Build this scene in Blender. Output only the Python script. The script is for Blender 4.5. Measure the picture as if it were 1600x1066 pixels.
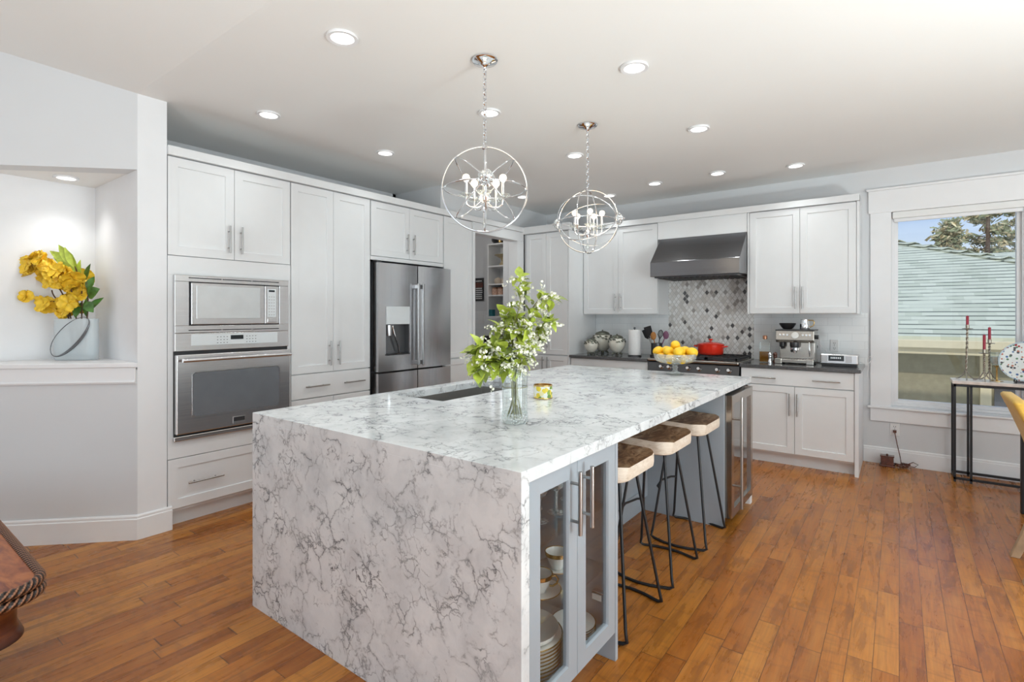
import bpy, bmesh, math, random
from mathutils import Vector, Matrix
random.seed(11)
R = math.radians
C = bpy.context.scene.collection
SC = bpy.context.scene
for o in list(bpy.data.objects):
    bpy.data.objects.remove(o)

# ------------------------------------------------------------------ camera
cam = bpy.data.cameras.new('camera')
cam.lens = 18.23; cam.sensor_width = 36; cam.shift_y = -0.025; cam.clip_start = 0.05; cam.clip_end = 200
CAM = bpy.data.objects.new('camera', cam); C.objects.link(CAM)
CAM.location = (0, 0, 1.373); CAM.rotation_euler = (R(90), 0, R(36.75))
SC.camera = CAM

# ------------------------------------------------------------------ view, world, sun, window light
SC.view_settings.view_transform = 'Standard'; SC.view_settings.look = 'None'
SC.view_settings.exposure = 0.07; SC.view_settings.gamma = 1.0; SC.view_settings.use_curve_mapping = False
cy = SC.cycles
cy.use_denoising = True
cy.max_bounces = 9; cy.diffuse_bounces = 5; cy.glossy_bounces = 5; cy.transmission_bounces = 8; cy.transparent_max_bounces = 16
cy.caustics_reflective = False; cy.caustics_refractive = False; cy.sample_clamp_indirect = 6.0

W = bpy.data.worlds.new('sky'); SC.world = W; W.use_nodes = True
nt = W.node_tree; nt.nodes.clear()
def wn(t, **k):
    n = nt.nodes.new(t)
    for a, b in k.items(): setattr(n, a, b)
    return n
out = wn('ShaderNodeOutputWorld'); bg = wn('ShaderNodeBackground'); tc = wn('ShaderNodeTexCoord')
sep = wn('ShaderNodeSeparateXYZ'); mp = wn('ShaderNodeMapping'); nz = wn('ShaderNodeTexNoise'); rp = wn('ShaderNodeValToRGB')
gr = wn('ShaderNodeValToRGB'); mx = wn('ShaderNodeMix', data_type='RGBA')
nt.links.new(tc.outputs['Generated'], sep.inputs[0]); nt.links.new(tc.outputs['Generated'], mp.inputs[0])
mp.inputs['Scale'].default_value = (1.3, 1.3, 4.0); mp.inputs['Location'].default_value = (0.9, 0.2, 0.62)
nt.links.new(mp.outputs[0], nz.inputs['Vector']); nz.inputs['Scale'].default_value = 2.2; nz.inputs['Detail'].default_value = 6
nt.links.new(nz.outputs[0], rp.inputs[0]); rp.color_ramp.elements[0].position = .40; rp.color_ramp.elements[1].position = .60
nt.links.new(sep.outputs['Z'], gr.inputs[0])
gr.color_ramp.elements[0].position = 0.05; gr.color_ramp.elements[0].color = (.82, .91, .98, 1)
gr.color_ramp.elements[1].position = .27; gr.color_ramp.elements[1].color = (.12, .34, .86, 1)
nt.links.new(rp.outputs[0], mx.inputs[0]); nt.links.new(gr.outputs[0], mx.inputs[6]); mx.inputs[7].default_value = (.92, .95, 1.0, 1)
nt.links.new(mx.outputs[2], bg.inputs[0]); bg.inputs[1].default_value = 0.95
nt.links.new(bg.outputs[0], out.inputs[0])

def light(name, kind, loc, power, col=(1, 1, 1), rot=(0, 0, 0), **k):
    l = bpy.data.lights.new(name, kind); l.energy = power; l.color = col
    for a, b in k.items(): setattr(l, a, b)
    o = bpy.data.objects.new(name, l); C.objects.link(o); o.location = loc; o.rotation_euler = rot
    return o
light('sun', 'SUN', (0, -6, 8), 1.3, (1, .95, .88), (R(54), 0, R(4)), angle=R(1.0))
# daylight entering by the tall windows of the rooms behind and beside the camera
WIN = 0.83, .95, 1.0
for i, y in enumerate((-1.9, 0.1, 2.1)):
    light('window_light', 'AREA', (4.05, y, 1.3), 46, WIN, (R(90), 0, R(90)), shape='RECTANGLE', size=1.15, size_y=2.3)
for i, x in enumerate((-1.5, 0.35, 2.2)):
    light('window_light', 'AREA', (x, -3.55, 1.75), 6, WIN, (R(90), 0, 0), shape='RECTANGLE', size=1.25, size_y=2.5)
# unseen uplights added to brighten the ceiling, standing in for the photographer's bounced flash
light('bounce_fill', 'AREA', (2.0, 1.5, .3), 165, (.85, .98, 1.0), (R(180), 0, 0), shape='DISK', size=.8)
light('bounce_fill', 'AREA', (-1.2, -1.2, .8), 54, (.86, .98, 1.0), (R(180), 0, 0), shape='DISK', size=.8)

# ------------------------------------------------------------------ object helpers
def tag(o, label=None, cat=None, group=None, kind=None):
    if label: o['label'] = label
    if cat: o['category'] = cat
    if group: o['group'] = group
    if kind: o['kind'] = kind
    return o
def thing(name, loc, label, cat, group=None, rz=0):
    o = bpy.data.objects.new(name, None); C.objects.link(o)
    o.location = loc; o.rotation_euler = (0, 0, rz); o.empty_display_size = .05
    return tag(o, label, cat, group)
def dup(o, parent=None, d=None, label=None, group=None):
    c = o.copy(); C.objects.link(c)
    if parent: c.parent = parent
    if d: c.location = Vector(o.location) + Vector(d)
    if label: c['label'] = label
    if group: c['group'] = group
    for ch in list(o.children): dup(ch, c)
    return c
def origin(o):
    v = Vector((0, 0, 0))
    while o: v += o.location; o = o.parent
    return v
def V(*a): return Vector(a)

class MB:
    """collects shapes into one mesh, in world coordinates (or local ones when built with local=True)"""
    def __init__(s): s.b = bmesh.new(); s.mi = 0
    def face(s, pts):
        try:
            f = s.b.faces.new([s.b.verts.new(p) for p in pts]); f.material_index = s.mi; return f
        except ValueError: return None
    def _fv(s, vs):
        try: f = s.b.faces.new(vs); f.material_index = s.mi
        except ValueError: pass
    def box(s, x0, x1, y0, y1, z0, z1):
        if x0 > x1: x0, x1 = x1, x0
        if y0 > y1: y0, y1 = y1, y0
        if z0 > z1: z0, z1 = z1, z0
        v = [s.b.verts.new(p) for p in ((x0,y0,z0),(x1,y0,z0),(x1,y1,z0),(x0,y1,z0),(x0,y0,z1),(x1,y0,z1),(x1,y1,z1),(x0,y1,z1))]
        for q in ((3,2,1,0),(4,5,6,7),(0,1,5,4),(1,2,6,5),(2,3,7,6),(3,0,4,7)): s._fv([v[i] for i in q])
        return s
    def rings(s, rs, closed=False, caps=True):
        rv = [[s.b.verts.new(p) for p in r] for r in rs]
        n = len(rv[0]); m = len(rv)
        for i in range(m if closed else m-1):
            a, b = rv[i], rv[(i+1) % m]
            for j in range(n): s._fv([a[j], a[(j+1) % n], b[(j+1) % n], b[j]])
        if caps and not closed:
            s._fv(rv[0][::-1]); s._fv(rv[-1])
        return s
    def cyl(s, p0, p1, r0, r1=None, n=16, caps=True):
        return s.tube([p0, p1], [r0, r0 if r1 is None else r1], n, caps=caps)
    def tube(s, pts, r, n=8, closed=False, caps=True):
        P = [Vector(p) for p in pts]; m = len(P)
        rr = r if isinstance(r, (list, tuple)) else [r]*m
        rs = []; prev = None
        for i in range(m):
            if closed: t = P[(i+1) % m] - P[i-1]
            else: t = P[min(i+1, m-1)] - P[max(i-1, 0)]
            if t.length < 1e-9: t = V(0, 0, 1)
            t.normalize()
            if prev is None:
                u = t.orthogonal().normalized()
            else:
                u = prev - t*prev.dot(t)
                u = t.orthogonal().normalized() if u.length < 1e-6 else u.normalized()
            prev = u; w = t.cross(u)
            rs.append([P[i] + (u*math.cos(2*math.pi*k/n) + w*math.sin(2*math.pi*k/n))*rr[i] for k in range(n)])
        return s.rings(rs, closed, caps)
    def lathe(s, prof, c=(0, 0, 0), n=28, axis=(0, 0, 1), caps=False, lobes=0, amp=0):
        a = Vector(axis).normalized(); u = a.orthogonal().normalized() if abs(a.z) < .99 else V(1, 0, 0); w = a.cross(u); c = Vector(c)
        rs = []
        for r, z in prof:
            ring = []
            for k in range(n):
                q = 2*math.pi*k/n; rq = max(r, 1e-5)*(1 + amp*math.cos(lobes*q) if lobes else 1)
                ring.append(c + a*z + (u*math.cos(q) + w*math.sin(q))*rq)
            rs.append(ring)
        return s.rings(rs, False, caps)
    def ball(s, c, r, n=16, m=10, sc=(1, 1, 1)):
        c = Vector(c); rs = []
        for i in range(m+1):
            t = -math.pi/2 + math.pi*i/m; q = max(math.cos(t), 1e-4)
            rs.append([c + V(sc[0]*r*q*math.cos(2*math.pi*k/n), sc[1]*r*q*math.sin(2*math.pi*k/n), sc[2]*r*math.sin(t)) for k in range(n)])
        return s.rings(rs)
    def torus(s, c, R0, r, axis=(0, 0, 1), n=40, m=6, sc=1.0):
        a = Vector(axis).normalized(); u = a.orthogonal().normalized(); w = a.cross(u); c = Vector(c)
        return s.tube([c + (u*math.cos(2*math.pi*k/n) + w*math.sin(2*math.pi*k/n)*sc)*R0 for k in range(n)], r, m, True)
    def prism(s, poly, e, caps=True):
        """poly: list of 3-D points; e: extrusion vector"""
        e = Vector(e); return s.rings([[Vector(p) for p in poly], [Vector(p)+e for p in poly]], False, caps)
    def obj(s, name, mat, parent=None, bevel=0, smooth=None, local=False, label=None, cat=None, group=None, kind=None, seg=2):
        b = s.b
        bmesh.ops.recalc_face_normals(b, faces=b.faces[:])
        loc = V(0, 0, 0)
        if not local:
            if parent: off = origin(parent)
            else:
                vs = [v.co for v in b.verts]
                off = V((min(v.x for v in vs)+max(v.x for v in vs))/2, (min(v.y for v in vs)+max(v.y for v in vs))/2, min(v.z for v in vs)); loc = off
            bmesh.ops.translate(b, verts=b.verts[:], vec=-off)
        me = bpy.data.meshes.new(name); b.to_mesh(me); b.free()
        for m in (mat if isinstance(mat, (list, tuple)) else [mat]): me.materials.append(m)
        if smooth is not None:
            me.polygons.foreach_set('use_smooth', [True]*len(me.polygons)); me.set_sharp_from_angle(angle=R(smooth))
        o = bpy.data.objects.new(name, me); C.objects.link(o)
        if parent: o.parent = parent
        else: o.location = loc
        if bevel:
            md = o.modifiers.new('bevel', 'BEVEL'); md.width = bevel; md.segments = seg; md.limit_method = 'ANGLE'; md.angle_limit = R(40)
        return tag(o, label, cat, group, kind)

# wall frames: u along the wall, v up, w out of the wall
def FX(X0): return lambda u, v, w: V(X0 + w, u, v)          # faces +X
def FY(Y0): return lambda u, v, w: V(u, Y0 - w, v)          # faces -Y
def fbox(mb, F, u0, u1, v0, v1, w0, w1):
    a, b = F(u0, v0, w0), F(u1, v1, w1); return mb.box(a.x, b.x, a.y, b.y, a.z, b.z)
def shaker(mb, F, u0, u1, v0, v1, w0=0.0, t=.02, rail=.058, rec=.009, ch=.003):
    def rect(d, w): return [F(u0+d, v0+d, w), F(u1-d, v0+d, w), F(u1-d, v1-d, w), F(u0+d, v1-d, w)]
    rs = [rect(0, w0), rect(0, w0+t-.0015), rect(.0015, w0+t), rect(rail, w0+t), rect(rail+ch, w0+t-rec)]
    return mb.rings(rs)
def slab(mb, F, u0, u1, v0, v1, w0=0.0, t=.02):
    def rect(d, w): return [F(u0+d, v0+d, w), F(u1-d, v0+d, w), F(u1-d, v1-d, w), F(u0+d, v1-d, w)]
    return mb.rings([rect(0, w0), rect(0, w0+t-.0015), rect(.0015, w0+t)])
def bar(mb, F, u, v, L, vert=True, w=.02, off=.032, r=.006):
    if vert:
        mb.cyl(F(u, v-L/2, w+off), F(u, v+L/2, w+off), r, n=10)
        for q in (-.3, .3): mb.cyl(F(u, v+q*L, w), F(u, v+q*L, w+off), r*.75, n=8)
    else:
        mb.cyl(F(u-L/2, v, w+off), F(u+L/2, v, w+off), r, n=10)
        for q in (-.3, .3): mb.cyl(F(u+q*L, v, w), F(u+q*L, v, w+off), r*.75, n=8)
    return mb
# ------------------------------------------------------------------ materials
class NT:
    def __init__(s, name):
        s.m = bpy.data.materials.new(name); s.m.use_nodes = True; s.t = s.m.node_tree; s.t.nodes.clear()
        s.out = s.n('ShaderNodeOutputMaterial'); s.p = s.n('ShaderNodeBsdfPrincipled'); s.l(s.p.outputs[0], s.out.inputs[0])
        s._tc = None
    def n(s, t, **k):
        x = s.t.nodes.new(t)
        for a, b in k.items(): setattr(x, a, b)
        return x
    def l(s, a, b): s.t.links.new(a, b)
    def co(s, scale=(1, 1, 1), loc=(0, 0, 0), rot=(0, 0, 0), src=None):
        if s._tc is None: s._tc = s.n('ShaderNodeTexCoord')
        m = s.n('ShaderNodeMapping'); m.inputs['Scale'].default_value = scale; m.inputs['Location'].default_value = loc; m.inputs['Rotation'].default_value = rot
        s.l(src or s._tc.outputs['Object'], m.inputs[0]); return m.outputs[0]
    def noise(s, vec, scale=5, detail=3, rough=.5, dist=0, out=0):
        x = s.n('ShaderNodeTexNoise'); x.inputs['Scale'].default_value = scale; x.inputs['Detail'].default_value = detail
        x.inputs['Roughness'].default_value = rough; x.inputs['Distortion'].default_value = dist; s.l(vec, x.inputs['Vector']); return x.outputs[out]
    def math(s, op, a, b=None, c=None):
        x = s.n('ShaderNodeMath', operation=op)
        for i, q in enumerate((a, b, c)):
            if q is None: continue
            if isinstance(q, (int, float)): x.inputs[i].default_value = q
            else: s.l(q, x.inputs[i])
        return x.outputs[0]
    def ramp(s, fac, stops, interp='LINEAR'):
        x = s.n('ShaderNodeValToRGB'); cr = x.color_ramp; cr.interpolation = interp
        while len(cr.elements) < len(stops): cr.elements.new(.5)
        for e, (p, c) in zip(cr.elements, stops):
            e.position = p; e.color = (*c, 1) if not isinstance(c, (int, float)) else (c, c, c, 1)
        s.l(fac, x.inputs[0]); return x.outputs[0]
    def mix(s, fac, a, b, blend='MIX'):
        x = s.n('ShaderNodeMix', data_type='RGBA', blend_type=blend)
        for i, q in ((0, fac), (6, a), (7, b)):
            if isinstance(q, (int, float)): x.inputs[i].default_value = q if i == 0 else (q, q, q, 1)
            elif isinstance(q, tuple): x.inputs[i].default_value = (*q, 1)
            else: s.l(q, x.inputs[i])
        return x.outputs[2]
    def set(s, key, v):
        i = s.p.inputs[key]
        if isinstance(v, tuple): i.default_value = (*v, 1) if len(v) == 3 else v
        elif isinstance(v, (int, float)): i.default_value = v
        else: s.l(v, i)
    def bump(s, h, strength=.2, dist=.01):
        b = s.n('ShaderNodeBump'); b.inputs['Strength'].default_value = strength; b.inputs['Distance'].default_value = dist
        s.l(h, b.inputs['Height']); s.l(b.outputs[0], s.p.inputs['Normal'])

def plain(name, col, rough=.5, metal=0, var=.04, scale=9, spec=.5, bump=0, coat=0, emit=None, es=0, sheen=0):
    t = NT(name); v = t.co()
    f = t.noise(v, scale, 4)
    lo = tuple(c*(1-var) for c in col); hi = tuple(min(1, c*(1+var)) for c in col)
    t.set('Base Color', t.ramp(f, [(.3, lo), (.7, hi)])); t.set('Roughness', rough); t.set('Metallic', metal); t.set('Specular IOR Level', spec)
    if bump: t.bump(t.noise(v, scale*12, 3), bump, .002)
    if coat: t.set('Coat Weight', coat); t.set('Coat Roughness', .08)
    if sheen: t.set('Sheen Weight', sheen)
    if emit: t.set('Emission Color', emit); t.set('Emission Strength', es)
    return t.m

M = {}
M['cab'] = plain('white_lacquer', (.775, .785, .795), .34, var=.01)
M['trim'] = plain('white_trim_paint', (.82, .82, .83), .36, var=.01)
M['wall'] = plain('pale_grey_wall_paint', (.68, .69, .705), .7, var=.012, scale=2, bump=.05)
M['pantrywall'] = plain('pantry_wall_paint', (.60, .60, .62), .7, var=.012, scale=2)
M['niche'] = plain('niche_wall_paint', (.80, .805, .82), .6, var=.01)
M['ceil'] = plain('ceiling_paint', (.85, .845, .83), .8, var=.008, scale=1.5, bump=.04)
M['ceil2'] = plain('sloped_ceiling_darker', (.78, .77, .75), .8, var=.008, scale=1.5, bump=.04)  # somewhat darker than the flat ceiling
M['blue'] = plain('blue_grey_lacquer', (.36, .405, .45), .36, var=.012)
M['dark'] = plain('shadow_gap_black', (.02, .02, .022), .5)
M['blackmetal'] = plain('black_powder_coat', (.014, .014, .016), .42, var=.1)
M['blackplastic'] = plain('black_plastic', (.018, .018, .02), .3, var=.1)
M['nickel'] = plain('brushed_nickel', (.42, .41, .40), .3, 1.0, var=.03)
M['chrome'] = plain('polished_chrome', (.78, .79, .81), .07, 1.0, var=.02)
M['iron'] = plain('cast_iron', (.022, .022, .024), .55, var=.2, scale=40)
M['darksteel'] = plain('dark_steel', (.10, .10, .105), .35, .8)
M['porcelain'] = plain('white_porcelain', (.82, .82, .79), .15, var=.015, spec=.6)
M['gold'] = plain('gilded_rim', (.62, .43, .17), .25, 1.0)
M['cream'] = plain('cream_ceramic', (.78, .75, .66), .22, var=.05, scale=25)
M['red'] = plain('red_enamel', (.74, .030, .012), .14, var=.05, coat=.6)
M['paper'] = plain('paper_towel', (.84, .84, .84), .9, var=.02, scale=60, bump=.3)
M['lemon'] = plain('lemon_peel', (.86, .50, .015), .42, var=.1, scale=20, bump=.35)
M['yellow'] = plain('mustard_upholstery', (.66, .40, .065), .85, var=.1, scale=55, bump=.25, sheen=.2)
M['chairwood'] = plain('limed_oak', (.42, .30, .19), .5, var=.2, scale=18)
M['whiteplastic'] = plain('white_plastic', (.80, .80, .80), .3, var=.01)
M['candle'] = plain('dark_red_wax', (.33, .02, .045), .4, var=.08)
M['pewter'] = plain('twisted_pewter', (.40, .36, .30), .36, .85, var=.15, scale=50)
M['burl'] = plain('reddish_varnished_wood', (.12, .035, .02), .25, var=.4, scale=30, coat=.4)
M['leaf'] = plain('fresh_green_leaf', (.36, .44, .065), .45, var=.4, scale=35)
M['leafdeep'] = plain('olive_leaf', (.19, .25, .035), .45, var=.4, scale=35)
M['leafdark'] = plain('glossy_dark_leaf', (.07, .17, .035), .3, var=.45, scale=30)
M['leafbright'] = plain('lime_leaf', (.46, .56, .075), .4, var=.25, scale=30)
M['petal'] = plain('yellow_petal', (.84, .56, .035), .55, var=.18, scale=40)
M['blossom'] = plain('white_blossom', (.86, .86, .74), .6, var=.05, scale=40)
M['stemgreen'] = plain('green_stem', (.20, .20, .06), .5, var=.25, scale=40)
M['twig'] = plain('brown_twig', (.10, .055, .03), .6, var=.3, scale=60)
M['utensilwood'] = plain('spoon_wood', (.45, .19, .05), .5, var=.2, scale=30)
M['purple'] = plain('mauve_silicone', (.22, .09, .16), .4, var=.1)
M['teal'] = plain('teal_tin', (.02, .14, .17), .35)
M['basket'] = plain('pale_gold_ceramic', (.42, .34, .20), .4, var=.25, scale=40)
M['peach'] = plain('peach_jar_label', (.62, .40, .30), .5, var=.35, scale=45)
M['tan'] = plain('beige_stoneware', (.60, .50, .40), .4, var=.1, scale=30)
M['marbletop'] = plain('pink_white_stone', (.74, .66, .61), .2, var=.12, scale=14, spec=.5)
M['blind'] = plain('white_roller_fabric', (.80, .80, .79), .8, var=.01)
M['stucco'] = plain('olive_stucco', (.37, .335, .225), .9, var=.08, scale=12, bump=.3)
M['gutter'] = plain('cream_gutter_paint', (.80, .70, .47), .5, var=.03)
M['bark'] = plain('pine_bark', (.13, .08, .05), .9, var=.4, scale=20)
M['needles'] = plain('olive_pine_needles', (.34, .36, .20), .8, var=.4, scale=3.5)
M['needleslight'] = plain('tan_pine_needles', (.64, .54, .32), .8, var=.5, scale=3.5)  # paler tan needles, mixed in at random
M['ground'] = plain('garden_soil', (.16, .14, .10), .95, var=.3, scale=3)
M['sinksteel'] = plain('brushed_sink_steel', (.52, .515, .50), .34, 1.0, var=.04)
M['facet'] = None
M['gunmetal'] = plain('dark_reflective_glass', (.16, .165, .175), .12, .55, var=.03)
M['mesh'] = plain('microwave_glass_reflection', (.70, .73, .74), .12, .25, var=.05)  # pale base colour stands in for white windows reflected in the glass
M['ovenglass'] = plain('oven_window_glass', (.27, .29, .315), .12, .5, var=.05)
M['lcd'] = plain('lcd_screen', (.02, .025, .03), .15)
M['keypad'] = plain('keypad_white', (.72, .76, .78), .3, var=.02)
M['oil'] = plain('olive_oil', (.22, .09, .01), .12, var=.1)
M['cork'] = plain('copper_stopper', (.40, .20, .12), .3, .8)
M['tile'] = None

def metal_brushed(name, col, rough, sc, along='z'):
    t = NT(name); s = {'x': (2, 180, 180), 'y': (180, 2, 180), 'z': (180, 180, 2)}[along]
    f = t.noise(t.co(s), 1.0, 3, .6)
    t.set('Base Color', t.ramp(f, [(.25, tuple(c*.93 for c in col)), (.75, tuple(min(1, c*1.07) for c in col))])); t.set('Metallic', 1.0)
    t.set('Roughness', t.math('MULTIPLY_ADD', f, .12, rough-.06)); t.bump(f, .03, .001); return t.m
M['steel'] = metal_brushed('brushed_stainless', (.56, .56, .57), .23, 1, 'z')
M['steelh'] = metal_brushed('brushed_stainless_level', (.70, .70, .71), .24, 1, 'y')
M['steelx'] = metal_brushed('brushed_stainless_hood', (.21, .21, .22), .22, 1, 'x')
M['steelbrown'] = metal_brushed('warm_stainless', (.50, .47, .43), .24, 1, 'x')

# veined quartz of the island
t = NT('veined_quartz'); v = t.co()
dn = t.n('ShaderNodeTexNoise'); dn.inputs['Scale'].default_value = 9; dn.inputs['Detail'].default_value = 6; dn.inputs['Roughness'].default_value = .6; t.l(v, dn.inputs['Vector'])
sub = t.n('ShaderNodeVectorMath', operation='SUBTRACT'); t.l(dn.outputs['Color'], sub.inputs[0]); sub.inputs[1].default_value = (.5, .5, .5)
scl = t.n('ShaderNodeVectorMath', operation='SCALE'); t.l(sub.outputs[0], scl.inputs[0]); scl.inputs[3].default_value = .15
add = t.n('ShaderNodeVectorMath', operation='ADD'); t.l(v, add.inputs[0]); t.l(scl.outputs[0], add.inputs[1]); W_ = add.outputs[0]
def vor(vec, scale):
    x = t.n('ShaderNodeTexVoronoi', feature='DISTANCE_TO_EDGE'); x.inputs['Scale'].default_value = scale; t.l(vec, x.inputs['Vector']); return x.outputs['Distance']
m1 = t.ramp(t.noise(v, 7, 4, .6), [(.45, 0), (.57, 1)]); m2 = t.ramp(t.noise(t.co(loc=(3, 1, 7)), 8, 5, .65), [(.50, 0), (.61, 1)])
m3 = t.ramp(t.noise(t.co(loc=(9, 4, 2)), 3, 3), [(.4, .15), (.65, 1)])
l1 = t.math('MULTIPLY', t.ramp(vor(W_, 8.8), [(.0, 1), (.042, 0)]), m1)
l2 = t.math('MULTIPLY', t.ramp(vor(W_, 22), [(.0, 1), (.085, 0)]), m2)
l3 = t.math('MULTIPLY', t.ramp(vor(W_, 8.8), [(.0, .26), (.13, 0)]), m1)
vein = t.math('MINIMUM', t.math('MULTIPLY', t.math('MAXIMUM', t.math('MAXIMUM', l1, l2), l3), t.math('MULTIPLY_ADD', m3, .5, .5)), .93)
cloud = t.ramp(t.noise(W_, 6, 5, .6), [(.3, (.60, .625, .645)), (.55, (.735, .76, .775)), (.75, (.80, .82, .83))])
t.set('Base Color', t.mix(vein, cloud, (.055, .06, .075))); t.set('Roughness', .12); t.set('Specular IOR Level', .5)
M['marble'] = t.m

# hardwood planks along Y
t = NT('maple_plank_floor'); v = t.co(); sp = t.n('ShaderNodeSeparateXYZ'); t.l(v, sp.inputs[0])
PWD = .0845
xs = t.math('DIVIDE', sp.outputs[0], PWD); row = t.math('FLOOR', xs); fx = t.math('FRACT', xs)
w1 = t.n('ShaderNodeTexWhiteNoise', noise_dimensions='1D'); t.l(row, w1.inputs['W'])
ln = t.math('MULTIPLY_ADD', w1.outputs['Value'], .55, .62)
ys = t.math('DIVIDE', t.math('ADD', sp.outputs[1], t.math('MULTIPLY', w1.outputs['Value'], 37.0)), ln); colm = t.math('FLOOR', ys); fy = t.math('FRACT', ys)
cb = t.n('ShaderNodeCombineXYZ'); t.l(row, cb.inputs[0]); t.l(colm, cb.inputs[1])
w2 = t.n('ShaderNodeTexWhiteNoise', noise_dimensions='2D'); t.l(cb.outputs[0], w2.inputs['Vector'])
offv = t.n('ShaderNodeVectorMath', operation='MULTIPLY_ADD'); t.l(w2.outputs['Color'], offv.inputs[0]); offv.inputs[1].default_value = (20, 20, 20); t.l(v, offv.inputs[2])
pc = t.ramp(w2.outputs['Value'], [(0, (.350, .108, .014)), (.3, (.430, .142, .018)), (.7, (.490, .175, .024)), (1, (.565, .225, .034))])
fig = t.noise(t.co((16, 2.6, 5), src=offv.outputs[0]), 1.0, 5, .62, .5)
curl = t.noise(t.co((5, 16, 5), src=offv.outputs[0]), 1.0, 4, .6, 1.2)
grain = t.noise(t.co((120, 5, 10), src=offv.outputs[0]), 1.0, 4, .6)
c1 = t.mix(t.ramp(fig, [(.30, .62), (.52, 0)]), pc, (.13, .040, .009))
c2 = t.mix(t.ramp(fig, [(.52, 0), (.75, .45)]), c1, (.55, .27, .075))
c2 = t.mix(t.ramp(curl, [(.30, .38), (.48, 0)]), c2, (.15, .048, .012))
c3 = t.mix(t.ramp(grain, [(.35, .30), (.62, 0)]), c2, (.12, .040, .011))
gx = t.math('MINIMUM', fx, t.math('SUBTRACT', 1.0, fx)); gy = t.math('MULTIPLY', t.math('MINIMUM', fy, t.math('SUBTRACT', 1.0, fy)), 6.0)
gap = t.ramp(t.math('MINIMUM', gx, gy), [(.008, .75), (.022, 0)])
t.set('Base Color', t.mix(gap, c3, (.035, .012, .005))); t.set('Roughness', t.math('MULTIPLY_ADD', fig, .12, .22)); t.set('Specular IOR Level', .36); t.set('Coat Weight', .10); t.set('Coat Roughness', .12)
t.bump(t.math('ADD', t.math('MULTIPLY', gap, -1.0), t.math('MULTIPLY', fig, .25)), .10, .004)
M['floor'] = t.m

# lozenge mosaic
t = NT('lozenge_mosaic'); v = t.co(); sp = t.n('ShaderNodeSeparateXYZ'); t.l(v, sp.inputs[0])
a = t.math('DIVIDE', sp.outputs[0], .049); b = t.math('DIVIDE', sp.outputs[2], .066)
u_, v_ = t.math('ADD', a, b), t.math('SUBTRACT', a, b)
cb = t.n('ShaderNodeCombineXYZ'); t.l(t.math('FLOOR', u_), cb.inputs[0]); t.l(t.math('FLOOR', v_), cb.inputs[1])
w2 = t.n('ShaderNodeTexWhiteNoise', noise_dimensions='2D'); t.l(cb.outputs[0], w2.inputs['Vector'])
fu, fv = t.math('FRACT', u_), t.math('FRACT', v_)
ed = t.math('MINIMUM', t.math('MINIMUM', fu, t.math('SUBTRACT', 1.0, fu)), t.math('MINIMUM', fv, t.math('SUBTRACT', 1.0, fv)))
tilec = t.ramp(w2.outputs['Value'], [(0, (.05, .05, .055)), (.04, (.36, .34, .32)), (.12, (.72, .70, .67)), (.34, (.84, .84, .83)), (.62, (.62, .60, .57)), (.72, (.86, .86, .85))], 'CONSTANT')
tv = t.mix(t.ramp(t.noise(v, 70, 3), [(.3, .3), (.6, 0)]), tilec, (.42, .40, .38))
t.set('Base Color', t.mix(t.ramp(ed, [(.05, 1), (.09, 0)]), tv, (.55, .54, .52))); t.set('Roughness', .16); t.bump(t.ramp(ed, [(.03, 0), (.12, 1)]), .35, .003)
M['mosaic'] = t.m

# pale subway tile
t = NT('pale_glass_subway_tile'); v = t.co(rot=(R(90), 0, 0)); br = t.n('ShaderNodeTexBrick'); t.l(v, br.inputs['Vector'])
br.inputs['Color1'].default_value = (.82, .84, .85, 1); br.inputs['Color2'].default_value = (.85, .865, .87, 1); br.inputs['Mortar'].default_value = (.70, .72, .73, 1)
br.inputs['Scale'].default_value = 1; br.inputs['Mortar Size'].default_value = .0016; br.inputs['Brick Width'].default_value = .2; br.inputs['Row Height'].default_value = .075
t.set('Base Color', br.outputs[0]); t.set('Roughness', .14)
M['tile'] = t.m

# dark counter stone
t = NT('grey_counter_stone'); f = t.noise(t.co(), 90, 3)
t.set('Base Color', t.ramp(f, [(.3, (.065, .065, .068)), (.7, (.125, .125, .128))])); t.set('Roughness', .12); t.set('Specular IOR Level', .6)
M['counter'] = t.m

# stool seats: brown dished top, paler sides
t = NT('stool_seat_dark_wood'); v = t.co(); f = t.noise(t.co((7, 2.2, 7)), 2.6, 6, .65, .9); k = t.noise(v, 60, 3)
t.set('Base Color', t.mix(t.ramp(k, [(.4, .35), (.6, 0)]), t.ramp(f, [(.30, (.06, .024, .009)), (.42, (.19, .085, .032)), (.52, (.40, .24, .12)), (.68, (.62, .46, .30))]), (.07, .03, .012)))
t.set('Roughness', .45); t.bump(f, .3, .004); M['seattop'] = t.m
t = NT('stool_seat_pale_wood'); f = t.noise(t.co((6, 6, 16)), 3.0, 6, .7, .6)
t.set('Base Color', t.ramp(f, [(.25, (.44, .33, .24)), (.42, (.68, .57, .46)), (.7, (.82, .73, .63))])); t.set('Roughness', .6); t.bump(f, .3, .004); M['seatside'] = t.m
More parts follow.
